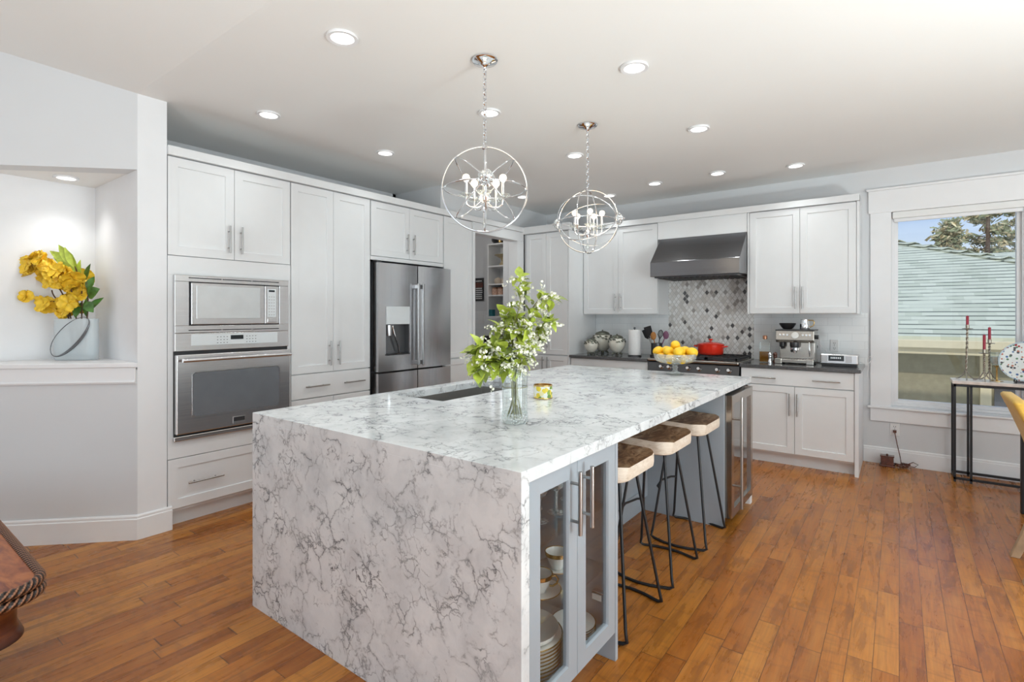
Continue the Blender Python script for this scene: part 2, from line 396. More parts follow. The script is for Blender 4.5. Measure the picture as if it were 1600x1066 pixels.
# burl coffee table top and carved rope
t = NT('burl_veneer'); f = t.noise(t.co((1.5, 5, 3)), 2.0, 6, .6, 1.6)
t.set('Base Color', t.ramp(f, [(.25, (.075, .014, .006)), (.45, (.20, .042, .013)), (.6, (.38, .115, .03)), (.8, (.50, .19, .055))])); t.set('Roughness', .28); t.set('Specular IOR Level', .3); M['burltop'] = t.m
t = NT('mahogany_apron'); f = t.noise(t.co((2, 2, 22)), 2.0, 5, .6, .5)
t.set('Base Color', t.ramp(f, [(.3, (.03, .008, .004)), (.55, (.10, .024, .008)), (.75, (.20, .060, .016))])); t.set('Roughness', .3); t.set('Specular IOR Level', .4); M['apron'] = t.m
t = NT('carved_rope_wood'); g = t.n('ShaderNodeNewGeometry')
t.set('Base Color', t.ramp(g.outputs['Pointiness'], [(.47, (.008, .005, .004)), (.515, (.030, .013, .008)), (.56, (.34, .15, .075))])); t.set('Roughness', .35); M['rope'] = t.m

def thin_glass(name, ior=1.45, tint=(.97, .985, .98), bumpscale=0, bumps=.5, extra=0.0, rough=0.0):
    t = NT(name); t.t.nodes.remove(t.p)
    fr = t.n('ShaderNodeLayerWeight'); fr.inputs[0].default_value = .5; f0 = ((ior-1)/(ior+1))**2
    frf = t.math('MULTIPLY_ADD', t.math('POWER', fr.outputs['Facing'], 4.5), 1-f0, f0)
    tr = t.n('ShaderNodeBsdfTransparent'); tr.inputs[0].default_value = (*tint, 1)
    gl = t.n('ShaderNodeBsdfGlossy'); gl.inputs['Roughness'].default_value = rough; gl.inputs['Color'].default_value = (.95, .97, .97, 1)
    ms = t.n('ShaderNodeMixShader')
    if bumpscale:
        b = t.n('ShaderNodeBump'); b.inputs['Strength'].default_value = bumps; b.inputs['Distance'].default_value = .01
        vo = t.n('ShaderNodeTexVoronoi'); vo.inputs['Scale'].default_value = bumpscale; t.l(t.co(), vo.inputs['Vector']); t.l(vo.outputs['Distance'], b.inputs['Height'])
        t.l(b.outputs[0], fr.inputs['Normal']); t.l(b.outputs[0], gl.inputs['Normal'])
    fac = t.math('ADD', frf, extra) if extra else frf
    t.l(fac, ms.inputs[0]); t.l(tr.outputs[0], ms.inputs[1]); t.l(gl.outputs[0], ms.inputs[2]); t.l(ms.outputs[0], t.out.inputs[0])
    return t.m
M['pane'] = thin_glass('window_glass', 1.3)
M['doorglass'] = thin_glass('cabinet_glass', 1.3, (.96, .97, .97))
M['glass'] = thin_glass('clear_vase_glass', 1.5, (.96, .975, .97), extra=.035)
M['crystal'] = thin_glass('cut_crystal', 1.55, (.92, .95, .95), 95, .9, extra=.20)
def crystal_mix(name):
    t = NT(name); t.set('Base Color', (.86, .90, .90)); t.set('Roughness', .08); t.set('Specular IOR Level', 1.0)
    vo = t.n('ShaderNodeTexVoronoi'); vo.inputs['Scale'].default_value = 95; t.l(t.co(), vo.inputs['Vector']); t.bump(vo.outputs['Distance'], .9, .01)
    tr = t.n('ShaderNodeBsdfTransparent'); ms = t.n('ShaderNodeMixShader'); ms.inputs[0].default_value = .42; t.l(tr.outputs[0], ms.inputs[1]); t.l(t.p.outputs[0], ms.inputs[2]); t.l(ms.outputs[0], t.out.inputs[0]); return t.m
M['facet'] = thin_glass('faceted_crystal', 1.6, (.9, .93, .95), 60, 1.0, extra=.5)
M['goblet'] = crystal_mix('goblet_crystal')
t = NT('frosted_blue_glass'); t.set('Base Color', (.76, .83, .86)); t.set('Roughness', .15); tr_ = t.n('ShaderNodeBsdfTransparent'); ms_ = t.n('ShaderNodeMixShader'); ms_.inputs[0].default_value = .5; t.l(tr_.outputs[0], ms_.inputs[1]); t.l(t.p.outputs[0], ms_.inputs[2]); t.l(ms_.outputs[0], t.out.inputs[0]); M['frost'] = t.m
M['smoke'] = thin_glass('smoky_glass', 1.5, (.93, .96, .965), extra=.03)
M['fridgeglass'] = thin_glass('tinted_fridge_glass', 1.6, (.35, .34, .33), extra=.16)

def emitter(name, col, s):
    t = NT(name); t.set('Base Color', (.9, .9, .9)); t.set('Emission Color', col); t.set('Emission Strength', s); t.set('Roughness', .4); return t.m
M['led'] = emitter('downlight_diffuser', (1, .97, .92), 3.0)
M['bulb'] = emitter('warm_bulb', (1, .83, .58), 1.5)

# shingles: rows along X stepping up the slope (object coordinates, Y measured along ground)
t = NT('grey_green_shingles'); v = t.co(); sp = t.n('ShaderNodeSeparateXYZ'); t.l(v, sp.inputs[0])
yy = t.math('DIVIDE', sp.outputs[1], .155); rw = t.math('FLOOR', yy); fy = t.math('FRACT', yy)
cb = t.n('ShaderNodeCombineXYZ'); t.l(t.math('FLOOR', t.math('ADD', t.math('DIVIDE', sp.outputs[0], .21), t.math('MULTIPLY', rw, .37))), cb.inputs[0]); t.l(rw, cb.inputs[1])
w2 = t.n('ShaderNodeTexWhiteNoise', noise_dimensions='2D'); t.l(cb.outputs[0], w2.inputs['Vector'])
sc1 = t.ramp(w2.outputs['Value'], [(0, (.62, .64, .48)), (.4, (.69, .70, .54)), (.8, (.75, .76, .59))])
ln_ = t.math('MULTIPLY', t.ramp(fy, [(.16, 1), (.30, 0)]), t.ramp(t.noise(t.co((1.3, 7, 1)), 1.0, 4), [(.38, .12), (.52, 1)]))
t.set('Base Color', t.mix(ln_, sc1, (.13, .15, .11))); t.set('Roughness', .9); M['shingle'] = t.m

# painted patterns on small ceramics
def spotted(name, base, cols, scale, thr=.5, rough=.25):
    t = NT(name); vo = t.n('ShaderNodeTexVoronoi'); vo.inputs['Scale'].default_value = scale; t.l(t.co(), vo.inputs['Vector'])
    sc_ = t.n('ShaderNodeSeparateXYZ'); t.l(vo.outputs['Color'], sc_.inputs[0])
    n = len(cols); pal = t.ramp(sc_.outputs[0], [(i/n, c) for i, c in enumerate(cols)], 'CONSTANT')
    m = t.ramp(vo.outputs['Distance'], [(thr-.05, 1), (thr+.05, 0)])
    m2 = t.math('MULTIPLY', m, t.ramp(sc_.outputs[1], [(.35, 0), (.4, 1)]))
    t.set('Base Color', t.mix(m2, base, pal)); t.set('Roughness', rough); return t.m
M['lemontin'] = spotted('lemon_print_tin', (.80, .82, .76), [(.75, .60, .05), (.16, .28, .05), (.80, .68, .10), (.30, .42, .08)], 42, .68)
M['plateart'] = spotted('painted_plate_flowers', (.74, .77, .76), [(.35, .03, .03), (.06, .13, .30), (.10, .20, .12), (.05, .05, .06), (.45, .16, .10)], 52, .45)
M['platerim'] = spotted('painted_plate_rim', (.42, .52, .58), [(.10, .22, .40), (.55, .62, .64), (.3, .1, .1)], 70, .5)
M['jardecor'] = plain('silver_leaf_relief', (.16, .165, .13), .35, .5, var=.4, scale=60)
# ------------------------------------------------------------------ the room
ZC = 2.735; SL = .396; YC = 1.174; XL = -4.55; YB = 5.92; FL = -3.745; FB = 5.27; FU = 5.58
def struct(mb, name, mat, **k): return mb.obj(name, mat, kind='structure', **k)
struct(MB().box(-6.2, 4.3, -3.9, 6.1, -.12, 0), 'floor', M['floor'])
bpy.data.objects['floor'].data.transform(Matrix.Translation(bpy.data.objects['floor'].location)); bpy.data.objects['floor'].location = (0, 0, 0)
struct(MB().box(-6.2, 4.3, YC, 6.1, ZC, ZC+.15), 'ceiling', M['ceil'])
def zc(y): return ZC + SL*(YC - y)
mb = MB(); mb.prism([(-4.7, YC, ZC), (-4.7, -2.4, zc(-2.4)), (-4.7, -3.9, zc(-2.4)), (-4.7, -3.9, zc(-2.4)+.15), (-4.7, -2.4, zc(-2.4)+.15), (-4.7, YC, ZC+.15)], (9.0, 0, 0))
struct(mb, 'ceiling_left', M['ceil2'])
# outer walls
struct(MB().box(XL-.15, XL, -3.9, 3.94, -.05, 4.4), 'wall_left', M['niche'])
mb = MB()                                                     # range wall with the window opening (x -.06 .. .83, z .56 .. 2.33)
WX0, WX1, WZ0, WZ1 = -.058, .835, .545, 2.33
mb.box(-6.2, WX0, YB, YB+.16, -.05, 2.75); mb.box(WX1, 4.3, YB, YB+.16, -.05, 2.75); mb.box(WX0, WX1, YB, YB+.16, -.05, WZ0); mb.box(WX0, WX1, YB, YB+.16, WZ1, 2.75)
struct(mb, 'wall_back', M['wall'])
mb = MB(); mb.box(4.15, 4.3, -3.9, YB, -.05, 4.4); struct(mb, 'wall_right', M['wall'])
mb = MB(); mb.box(-4.7, -2.56, -3.9, -3.75, -.05, 4.4); mb.box(3.2, 4.3, -3.9, -3.75, -.05, 4.4); mb.box(-2.56, 3.2, -3.9, -3.75, 3.15, 4.4)
struct(mb, 'wall_front', M['wall'])
# pantry walls: the jutting box over the cabinets and the little room behind the doorway
mb = MB(); mb.box(-4.55, -3.845, 3.90, 4.285, -.02, ZC)       # pier beside and above the refrigerator
mb.box(-3.97, -3.845, 4.285, YB, 2.40, ZC); mb.box(-3.97, -3.876, 5.13, YB, 0, 2.40)
struct(mb, 'wall_pantry', M['wall'])
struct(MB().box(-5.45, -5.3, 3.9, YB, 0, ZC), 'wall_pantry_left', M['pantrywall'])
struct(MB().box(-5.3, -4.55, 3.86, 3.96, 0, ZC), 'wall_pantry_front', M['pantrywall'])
# stub wall between niche and oven cabinet
struct(MB().prism([(FL, YC, 0), (FL, 1.334, 0), (XL, 1.334, 0), (XL, YC, 0)], (0, 0, ZC)), 'wall_stub', M['niche'])
# diagonal low wall, ledge, header and soffit of the corner niche
DX, DY = -.7133, -.7009
def dg(tt, w=0): return V(FL + DX*tt + .7009*w, YC + DY*tt - .7133*w, 0)
LD = 1.13
def dprism(t0, t1, w0, w1, z0, z1):
    p = [dg(t0, w0), dg(t1, w0), dg(t1, w1), dg(t0, w1)]; return [[(q.x, q.y, z0) for q in p], (0, 0, z1-z0)]
mb = MB(); mb.prism(*dprism(0, LD, -.12, 0, 0, 1.04)); struct(mb, 'wall_niche', M['wall'])
mb = MB(); a, b = dg(0), dg(LD); a2, b2 = dg(0, -.12), dg(LD, -.12)
mb.rings([[(a.x, a.y, 2.269), (b.x, b.y, 2.269), (b2.x, b2.y, 2.269), (a2.x, a2.y, 2.269)], [(a.x, a.y, ZC), (b.x, b.y, zc(b.y)), (b2.x, b2.y, zc(b2.y)), (a2.x, a2.y, ZC)]])
struct(mb, 'wall_header', M['wall'])
mb = MB(); mb.prism([(FL-.10, YC, 2.271), (XL, YC, 2.271), (XL, dg(LD).y+.1, 2.271), (dg(LD, -.1).x, dg(LD, -.1).y, 2.271), (dg(.12, -.1).x, dg(.12, -.1).y, 2.271)], (0, 0, .05)); struct(mb, 'ceiling_niche', M['ceil'])
mb = MB(); e0, e1 = dg(-.012, .022), dg(LD, .022)
mb.prism([(e0.x, e0.y, 1.055), (FL, YC, 1.055), (XL, YC, 1.055), (XL, dg(LD).y, 1.055), (e1.x, e1.y, 1.055)], (0, 0, .028)); struct(mb, 'trim_1', M['trim'], bevel=.004)
mb = MB(); mb.prism(*dprism(.006, LD, 0, .012, .955, 1.055)); mb.prism(*dprism(.006, LD, .012, .02, .962, .972)); struct(mb, 'trim_2', M['trim'], bevel=.002)
# baseboards
def base_run(name, pts_in, pts_out):
    mb = MB()
    def at(k, z): return [V(p[0] + (q[0]-p[0])*k, p[1] + (q[1]-p[1])*k, z) for p, q in zip(pts_in, pts_out)]
    for i in range(len(pts_in)-1):
        prof = [(0, 0), (1, 0), (1, .125), (.72, .13), (.72, .142), (.4, .15), (0, .15)]
        mb.rings([[at(k, z)[i] for k, z in prof], [at(k, z)[i+1] for k, z in prof]])
    return struct(mb, name, M['trim'])
p0, p1, p2 = dg(LD), V(FL, YC, 0), V(FL, 1.36, 0)
base_run('baseboard_left', [p0, p1, p2], [dg(LD, .016), V(FL+.016, YC-.007, 0), V(FL+.016, 1.36, 0)])
base_run('baseboard_back', [(-.27, YB, 0), (3.2, YB, 0)], [(-.27, YB-.016, 0), (3.2, YB-.016, 0)])

# window: casing, stool, apron, sash, glass
win = thing('window_1', (.39, YB, .4), None, None); win['kind'] = 'structure'
mb = MB()
mb.box(-.217, WX0, YB-.02, YB, .53, 2.325); mb.box(WX1, 1.0, YB-.02, YB, .53, 2.325)
mb.box(-.232, 1.015, YB-.025, YB, 2.323, 2.53); mb.box(-.247, 1.03, YB-.038, YB, 2.53, 2.55); mb.box(-.217, 1.0, YB-.022, YB, .392, .512)
mb.obj('casing', M['trim'], win, bevel=.003)
MB().box(-.24, 1.02, YB-.045, YB+.07, .512, .531).obj('stool', M['trim'], win, bevel=.005)
mb = MB()
for q in (0, 1):
    d = .022 if q == 0 else .05; y0, y1 = (YB+.03, YB+.15) if q == 0 else (YB+.07, YB+.13); e = 0 if q == 0 else .018
    mb.box(WX0+e, WX0+d, y0, y1, .5315, WZ1); mb.box(WX1-d, WX1-e, y0, y1, .5315, WZ1); mb.box(WX0+d, WX1-d, y0, y1, .5315+e, .531+d+.012); mb.box(WX0+d, WX1-d, y0, y1, WZ1-d, WZ1-e)
mb.obj('frame', M['trim'], win, bevel=.002)
MB().box(WX0+.045, WX1-.045, YB+.097, YB+.103, .58, WZ1-.045).obj('pane', M['pane'], win)
bl = thing('roller_blind', (.39, YB+.02, 2.25), 'white rolled-up roller blind cassette across the top of the window', 'blind')
MB().box(-.05, .828, YB-.012, YB+.06, 2.262, 2.322).obj('cassette', M['blind'], bl, bevel=.006)
MB().box(-.04, .82, YB+.012, YB+.032, 2.232, 2.263).obj('hem_bar', M['trim'], bl, bevel=.004)

# tiles between counter and uppers
struct(MB().box(-2.146, -1.228, YB-.008, YB, .9, 1.80), 'wall_backsplash', M['mosaic'])
mb = MB(); mb.box(-3.085, -2.146, YB-.007, YB, .9, 1.40); mb.box(-1.228, -.235, YB-.007, YB, .9, 1.395); struct(mb, 'wall_tile', M['tile'])
struct(MB().box(-5.3, -4.0, YB-.006, YB, .87, 1.44), 'wall_pantry_tile', M['tile'])
# pantry doorway casing and the long cornice boards over the cabinets
mb = MB(); mb.box(FL-.13, FL+.008, 5.118, 5.2495, 0, 2.285); mb.box(FL-.13, FL+.012, 4.290, 4.325, 0, 2.285); mb.box(FL-.13, FL+.0075, 4.290, 5.2495, 2.285, 2.40)

struct(mb, 'trim_3', M['cab'], bevel=.003)
mb = MB(); mb.box(FL-.14, FL+.022, 1.336, 5.25, 2.402, 2.46); mb.box(FL-.10, -3.075, FB-.045, FB+.03, 2.375, 2.46)
mb.box(-3.085, -.284, FU-.022, FU+.05, 2.402, 2.462); mb.box(-.306, -.284, FU, YB, 2.402, 2.462); mb.box(-2.146, -1.225, FU-.004, FU+.016, 2.212, 2.402)
struct(mb, 'trim_4', M['cab'], bevel=.002)

# ------------------------------------------------------------------ cabinet builder
def cabinet(name, F, loc, label, cat, body, doors=(), drawers=(), kick=None, mat=None, group=None, hmat=None):
    """body: list of (u0,u1,v0,v1,w0,w1); doors: (u0,u1,v0,v1,handle (u,v,L) or None); drawers: (u0,u1,v0,v1,[(u,v,L)..],shaker?)"""
    mat = mat or M['cab']; t = thing(name, loc, label, cat, group)
    mb = MB()
    for q in body: fbox(mb, F, *q)
    mb.obj('body', mat, t, bevel=.0015)
    if kick: mb = MB(); fbox(mb, F, *kick); mb.obj('toe_kick', mat, t)
    for u0, u1, v0, v1, h in doors:
        mb = MB(); shaker(mb, F, u0+.0015, u1-.0015, v0+.0015, v1-.0015, 0); d = mb.obj('door', mat, t)
        if h: mb = MB(); bar(mb, F, h[0], h[1], h[2]); mb.obj('handle', hmat or M['nickel'], d, smooth=40)
    for u0, u1, v0, v1, hs, sh in drawers or ():
        mb = MB(); (shaker if sh else slab)(mb, F, u0+.0015, u1-.0015, v0+.0015, v1-.0015, 0); d = mb.obj('drawer', mat, t)
        for h in hs: mb = MB(); bar(mb, F, h[0], h[1], h[2], vert=False); mb.obj('handle', hmat or M['nickel'], d, smooth=40)
    return t
GL = FX(FL-.02)     # doors' backs; fronts at FL
GB = FY(FB+.02)
GU = FY(FU+.02)
cabinet('oven_cabinet', GL, (-4.1, 1.75, 0), 'tall white cabinet holding the built-in microwave and wall oven', 'cabinet',
        [(1.338, 2.172, .10, 2.40, -.60, -.004), (1.338, 1.374, .576, 1.634, -.003, .02), (2.136, 2.172, .576, 1.634, -.003, .02), (1.338, 2.172, 1.634, 1.758, -.003, .02), (1.338, 2.172, .448, .576, -.003, .02)],
        [(1.338, 1.754, 1.761, 2.397, (1.713, 1.90, .19)), (1.754, 2.171, 1.761, 2.397, (1.795, 1.90, .19))],
        [(1.338, 2.172, .122, .445, [(1.56, .278, .22)], True)], (1.338, 2.172, 0, .10, -.60, -.055))
cabinet('pantry_cabinet', GL, (-4.1, 2.55, 0), 'tall white double-door pantry cabinet between the ovens and the refrigerator', 'cabinet',
        [(2.176, 2.922, .10, 2.40, -.60, -.004)],
        [(2.177, 2.550, .913, 2.397, (2.508, 1.065, .20)), (2.550, 2.921, .913, 2.397, (2.592, 1.065, .20)), (2.177, 2.550, .122, .712, (2.508, .6, .16)), (2.550, 2.921, .122, .712, (2.592, .6, .16))],
        [(2.177, 2.921, .716, .909, [(2.39, .811, .21), (2.74, .811, .21)], False)], (2.176, 2.922, 0, .10, -.60, -.055))
cabinet('bridge_cabinet', GL, (-4.1, 3.4, 1.88), 'short white two-door cabinet directly above the refrigerator', 'cabinet',
        [(2.926, 3.842, 1.878, 2.40, -.60, -.004), (2.926, 3.842, 1.868, 1.902, -.004, .018)],
        [(2.930, 3.381, 1.905, 2.395, (3.345, 2.045, .19)), (3.381, 3.838, 1.905, 2.395, (3.425, 2.045, .19))])
cabinet('end_panel_cabinet', GL, (-3.8, 4.08, 0), 'narrow tall white panelled cabinet end beside the pantry doorway', 'cabinet',
        [(3.900, 4.288, .10, 2.40, -.075, -.004)], [(3.846, 4.287, .925, 2.397, None), (3.846, 4.287, .122, .915, None)], None, (3.9, 4.288, 0, .10, -.075, -.055))
# corner tall cabinet on the range wall
G5 = FY(5.27)
cabinet('corner_cabinet', G5, (-3.41, 5.6, 0), 'tall white four-door cabinet in the corner behind the blossom branches', 'cabinet',
        [(-3.72, -3.105, .10, 2.374, -.64, -.004), (-3.735, -3.72, .10, 2.374, -.64, .0), (-3.105, -3.087, 0, 2.374, -.64, .02)],
        [(-3.70, -3.410, .905, 2.365, (-3.445, 1.09, .20)), (-3.410, -3.108, .905, 2.365, (-3.375, 1.09, .20)), (-3.70, -3.410, .122, .895, (-3.445, .775, .20)), (-3.410, -3.108, .122, .895, (-3.375, .775, .20))],
        None, (-3.72, -3.09, 0, .10, -.62, -.055))
cabinet('base_cabinet', GB, (-2.62, 5.6, 0), 'white base cabinet under the dark counter with the three jars', 'cabinet',
        [(-3.084, -2.134, .10, .884, -.62, -.004)],
        [(-3.075, -2.605, .122, .725, (-2.64, .57, .19)), (-2.605, -2.136, .122, .725, (-2.57, .57, .19))],
        [(-3.075, -2.136, .730, .878, [(-2.845, .793, .21), (-2.35, .793, .21)], False)], (-3.08, -2.136, 0, .10, -.60, -.055))
cabinet('base_cabinet', GB, (-.75, 5.6, 0), 'white base cabinet under the counter with the espresso machine', 'cabinet',
        [(-1.212, -.303, .10, .884, -.62, -.004), (-.303, -.274, 0, .884, -.628, .03)],
        [(-1.210, -.756, .118, .728, (-.794, .567, .20)), (-.756, -.305, .118, .728, (-.733, .567, .20))],
        [(-1.210, -.305, .733, .880, [(-1.005, .797, .20), (-.51, .797, .21)], False)], (-1.21, -.303, 0, .112, -.60, -.055))
cabinet('wall_cabinet', GU, (-2.63, 5.75, 1.38), 'white two-door wall cabinet between the corner and the range hood', 'cabinet',
        [(-3.083, -2.148, 1.383, 2.402, -.318, -.004)],
        [(-3.080, -2.624, 1.390, 2.395, (-2.655, 1.525, .20)), (-2.624, -2.150, 1.390, 2.395, (-2.588, 1.525, .20))])
cabinet('wall_cabinet', GU, (-.75, 5.75, 1.38), 'white two-door wall cabinet above the espresso machine beside the window', 'cabinet',
        [(-1.221, -.306, 1.387, 2.401, -.318, -.004), (-1.221, -1.203, 1.387, 2.401, -.004, .02), (-.306, -.286, 1.387, 2.401, -.318, .02)],
        [(-1.201, -.756, 1.392, 2.397, (-.792, 1.54, .21)), (-.756, -.308, 1.392, 2.397, (-.733, 1.54, .21))])
# worktops
MB().box(-3.086, -2.132, FB-.028, YB-.009, .884, .914).obj('counter_worktop', M['counter'], bevel=.003, label='dark grey stone worktop carrying the jars and paper towels', cat='worktop')
MB().box(-1.218, -.258, FB-.028, YB-.009, .884, .914).obj('counter_worktop', M['counter'], bevel=.003, label='dark grey stone worktop carrying the espresso machine and radio', cat='worktop')

# ------------------------------------------------------------------ appliances on the oven wall
XF = FL + .0
mw = thing('microwave', (-3.9, 1.755, 1.255), 'built-in stainless microwave with trim kit above the wall oven', 'microwave')
G = FX(FL+.001)
mb = MB(); fbox(mb, G, 1.369, 2.140, 1.258, 1.306, 0, .026); fbox(mb, G, 1.369, 2.140, 1.594, 1.636, 0, .026); fbox(mb, G, 1.369, 1.452, 1.306, 1.594, 0, .026); fbox(mb, G, 2.068, 2.140, 1.306, 1.594, 0, .026)
mb.obj('trim_frame', M['steelh'], mw, bevel=.002)
mb = MB(); fbox(mb, G, 1.452, 2.068, 1.300, 1.600, -.02, .012); mb.obj('recess', M['dark'], mw)
for v in (1.616, 1.272):
    mb = MB()
    for a, b in ((1.45, 1.655), (1.662, 1.86), (1.867, 2.064)): fbox(mb, G, a, b, v, v+.006, .02, .0275)
    mb.obj('vent_slot', M['dark'], mw)
mb = MB(); fbox(mb, G, 1.462, 1.950, 1.312, 1.588, .005, .036); d = mb.obj('door', M['steelh'], mw, bevel=.004)
mb = MB(); fbox(mb, G, 1.492, 1.918, 1.352, 1.570, .03, .0372); mb.obj('window', M['mesh'], d, bevel=.002)
mb = MB(); fbox(mb, G, 1.953, 2.060, 1.312, 1.588, .005, .036); cpn = mb.obj('control_panel', M['steelh'], mw, bevel=.004)
mb = MB(); fbox(mb, G, 1.972, 2.037, 1.362, 1.566, .03, .0375); mb.obj('keypad', M['keypad'], cpn)
mb = MB(); fbox(mb, G, 1.981, 2.026, 1.545, 1.559, .03, .0385); mb.obj('display', M['lcd'], cpn)
mb = MB()
for i in range(3):
    for j in range(7): fbox(mb, G, 1.981+i*.018, 1.989+i*.018, 1.375+j*.022, 1.380+j*.022, .03, .038)
mb.obj('buttons', M['nickel'], cpn)
mb = MB(); fbox(mb, G, 1.970, 2.039, 1.322, 1.350, .03, .040); mb.obj('open_button', M['steelh'], cpn, bevel=.003)

ov = thing('built_in_oven', (-3.9, 1.755, .575), 'built-in stainless wall oven with bar handle below the microwave', 'oven')
mb = MB(); fbox(mb, G, 1.369, 2.140, 1.140, 1.256, 0, .026); cpn = mb.obj('control_panel', M['steelh'], ov, bevel=.003)
mb = MB(); fbox(mb, G, 1.463, 2.055, 1.172, 1.249, .02, .0275); mb.obj('touch_panel', M['keypad'], cpn, bevel=.006)
mb = MB(); fbox(mb, G, 1.715, 1.802, 1.207, 1.236, .02, .0285); mb.obj('display', M['lcd'], cpn)
for u in (1.625, 1.822):
    mb = MB()
    for i in range(4):
        for j in range(3): fbox(mb, G, u+i*.021, u+.008+i*.021, 1.185+j*.02, 1.189+j*.02, .02, .028)
    mb.obj('buttons', M['darksteel'], cpn)
mb = MB(); fbox(mb, G, 1.369, 2.140, .576, 1.140, -.01, .010); mb.obj('frame', M['dark'], ov)
mb = MB(); fbox(mb, G, 1.372, 2.142, .605, 1.118, .008, .045); d = mb.obj('door', M['steelh'], ov, bevel=.005)
def rrect(F, u0, u1, v0, v1, w, c):
    return [F(*p, w) for p in ((u0+c, v0), (u1-c, v0), (u1, v0+c), (u1, v1-c), (u1-c, v1), (u0+c, v1), (u0, v1-c), (u0, v0+c))]
mb = MB(); mb.rings([rrect(G, 1.463, 2.060, .706, 1.003, .040, .016), rrect(G, 1.463, 2.060, .706, 1.003, .047, .016)]); mb.obj('window_rim', M['chrome'], d)
mb = MB(); mb.rings([rrect(G, 1.469, 2.054, .712, .997, .041, .014), rrect(G, 1.469, 2.054, .712, .997, .0476, .014)]); mb.obj('window', M['ovenglass'], d)
mb = MB(); mb.tube([G(1.392, 1.083, .088), G(1.5, 1.084, .094), G(1.757, 1.085, .099), G(2.0, 1.084, .094), G(2.125, 1.083, .088)], .0125, 12)
for u in (1.42, 2.10): mb.cyl(G(u, 1.083, .04), G(u, 1.083, .09), .010, n=10)
mb.obj('handle', M['steelh'], d, smooth=40)
mb = MB(); fbox(mb, G, 1.722, 1.806, .622, .670, .04, .0480); bd = mb.obj('badge', M['chrome'], d, bevel=.001)
mb = MB(); fbox(mb, G, 1.727, 1.801, .638, .666, .045, .0486)
mb.obj('badge_plate', M['darksteel'], bd)
mb = MB(); fbox(mb, G, 1.365, 2.145, .560, .590, 0, .028); mb.obj('bottom_trim', M['steelh'], ov, bevel=.004)

# refrigerator
fr = thing('refrigerator', (-4.0, 3.41, 0), 'stainless four-door refrigerator with water dispenser in the left door', 'refrigerator')
X0 = -3.66
MB().box(-4.40, -3.775, 2.940, 3.872, .03, 1.852).obj('body', M['darksteel'], fr)
G = FX(X0)
def fdoor(u0, u1, v0, v1, hole=None):
    mb = MB(); n = 14
    def sec(v):
        fr_ = []
        for i in range(n+1):
            q = i/n; u = u0 + (u1-u0)*q; w = .012*(1-(2*q-1)**2) - .012
            fr_.append(G(u, v, w))
        return [G(u0, v, -.105)] + fr_ + [G(u1, v, -.105)]
    if not hole: mb.rings([sec(v0), sec(v1)])
    else:
        a, b, c, d_ = hole
        mb.rings([sec(v0), sec(c)]); mb.rings([sec(d_), sec(v1)])
        def part(ua, ub):
            s_ = []
            for v in (c, d_):
                f_ = []
                for i in range(5):
                    u = ua + (ub-ua)*i/4; q = (u-u0)/(u1-u0); f_.append(G(u, v, .012*(1-(2*q-1)**2) - .012))
                s_.append([G(ua, v, -.105)] + f_ + [G(ub, v, -.105)])
            mb.rings(s_)
        part(u0, a); part(b, u1); fbox(mb, G, a, b, c, d_, -.105, -.07)
    return mb.obj('door', M['steel'], fr, smooth=30)
dl = fdoor(2.953, 3.412, .872, 1.842, (3.030, 3.304, 1.017, 1.456)); dr = fdoor(3.422, 3.868, .872, 1.842)
fdoor(2.953, 3.412, .06, .856); fdoor(3.422, 3.868, .06, .856)
mb = MB(); fbox(mb, G, 3.03, 3.304, 1.292, 1.455, -.03, .006); mb.obj('dispenser_panel', M['keypad'], dl, bevel=.004)
mb = MB(); fbox(mb, G, 3.032, 3.302, 1.019, 1.292, -.069, -.064); fbox(mb, G, 3.03, 3.036, 1.019, 1.292, -.066, -.004); fbox(mb, G, 3.298, 3.304, 1.019, 1.292, -.066, -.004); mb.obj('dispenser_recess', M['gunmetal'], dl)
mb = MB(); fbox(mb, G, 3.03, 3.304, 1.014, 1.026, -.066, .008); mb.obj('drip_tray', M['blackplastic'], dl)
mb = MB(); mb.cyl(G(3.085, 1.19, -.035), G(3.085, 1.285, -.035), .028, .034, 14); mb.obj('ice_chute', M['chrome'], dl, smooth=40)
mb = MB(); mb.tube([G(3.13, 1.28, -.035), G(3.15, 1.20, -.03), G(3.19, 1.10, -.03), G(3.215, 1.03, -.04)], .009, 8); mb.obj('paddle', M['chrome'], dl, smooth=40)
for d_, u in ((dl, 3.388), (dr, 3.447)):
    mb = MB(); fbox(mb, G, u-.013, u+.013, .90, 1.675, .028, .045)
    for v in (.93, 1.645): fbox(mb, G, u-.011, u+.011, v-.02, v+.02, -.012, .03)
    mb.obj('handle', M['steel'], d_, bevel=.004)
mb = MB(); fbox(mb, G, 2.955, 3.0, 1.845, 1.862, -.10, -.03); mb.obj('hinge_cover', M['darksteel'], fr, bevel=.003)

# range hood
hd = thing('range_hood', (-1.67, 5.6, 1.78), 'large slanted stainless range hood over the lozenge mosaic', 'range hood')
hx0, hx1 = -2.118, -1.224
mb = MB(); P = [(YB-.01, 1.80), (5.285, 1.78), (5.285, 1.932), (5.575, 2.212), (YB-.01, 2.212)]
mb.prism([(hx0, y, z) for y, z in P], (hx1-hx0, 0, 0)); mb.obj('canopy', M['steelx'], hd, bevel=.004)
mb = MB(); mb.box(hx0+.03, hx1-.03, 5.33, 5.87, 1.768, 1.795); fl_ = mb.obj('filter_tray', M['darksteel'], hd)
mb = MB()
for i in range(14): mb.box(hx0+.06+i*.056, hx0+.095+i*.056, 5.36, 5.84, 1.762, 1.77)
mb.obj('baffles', M['dark'], fl_)

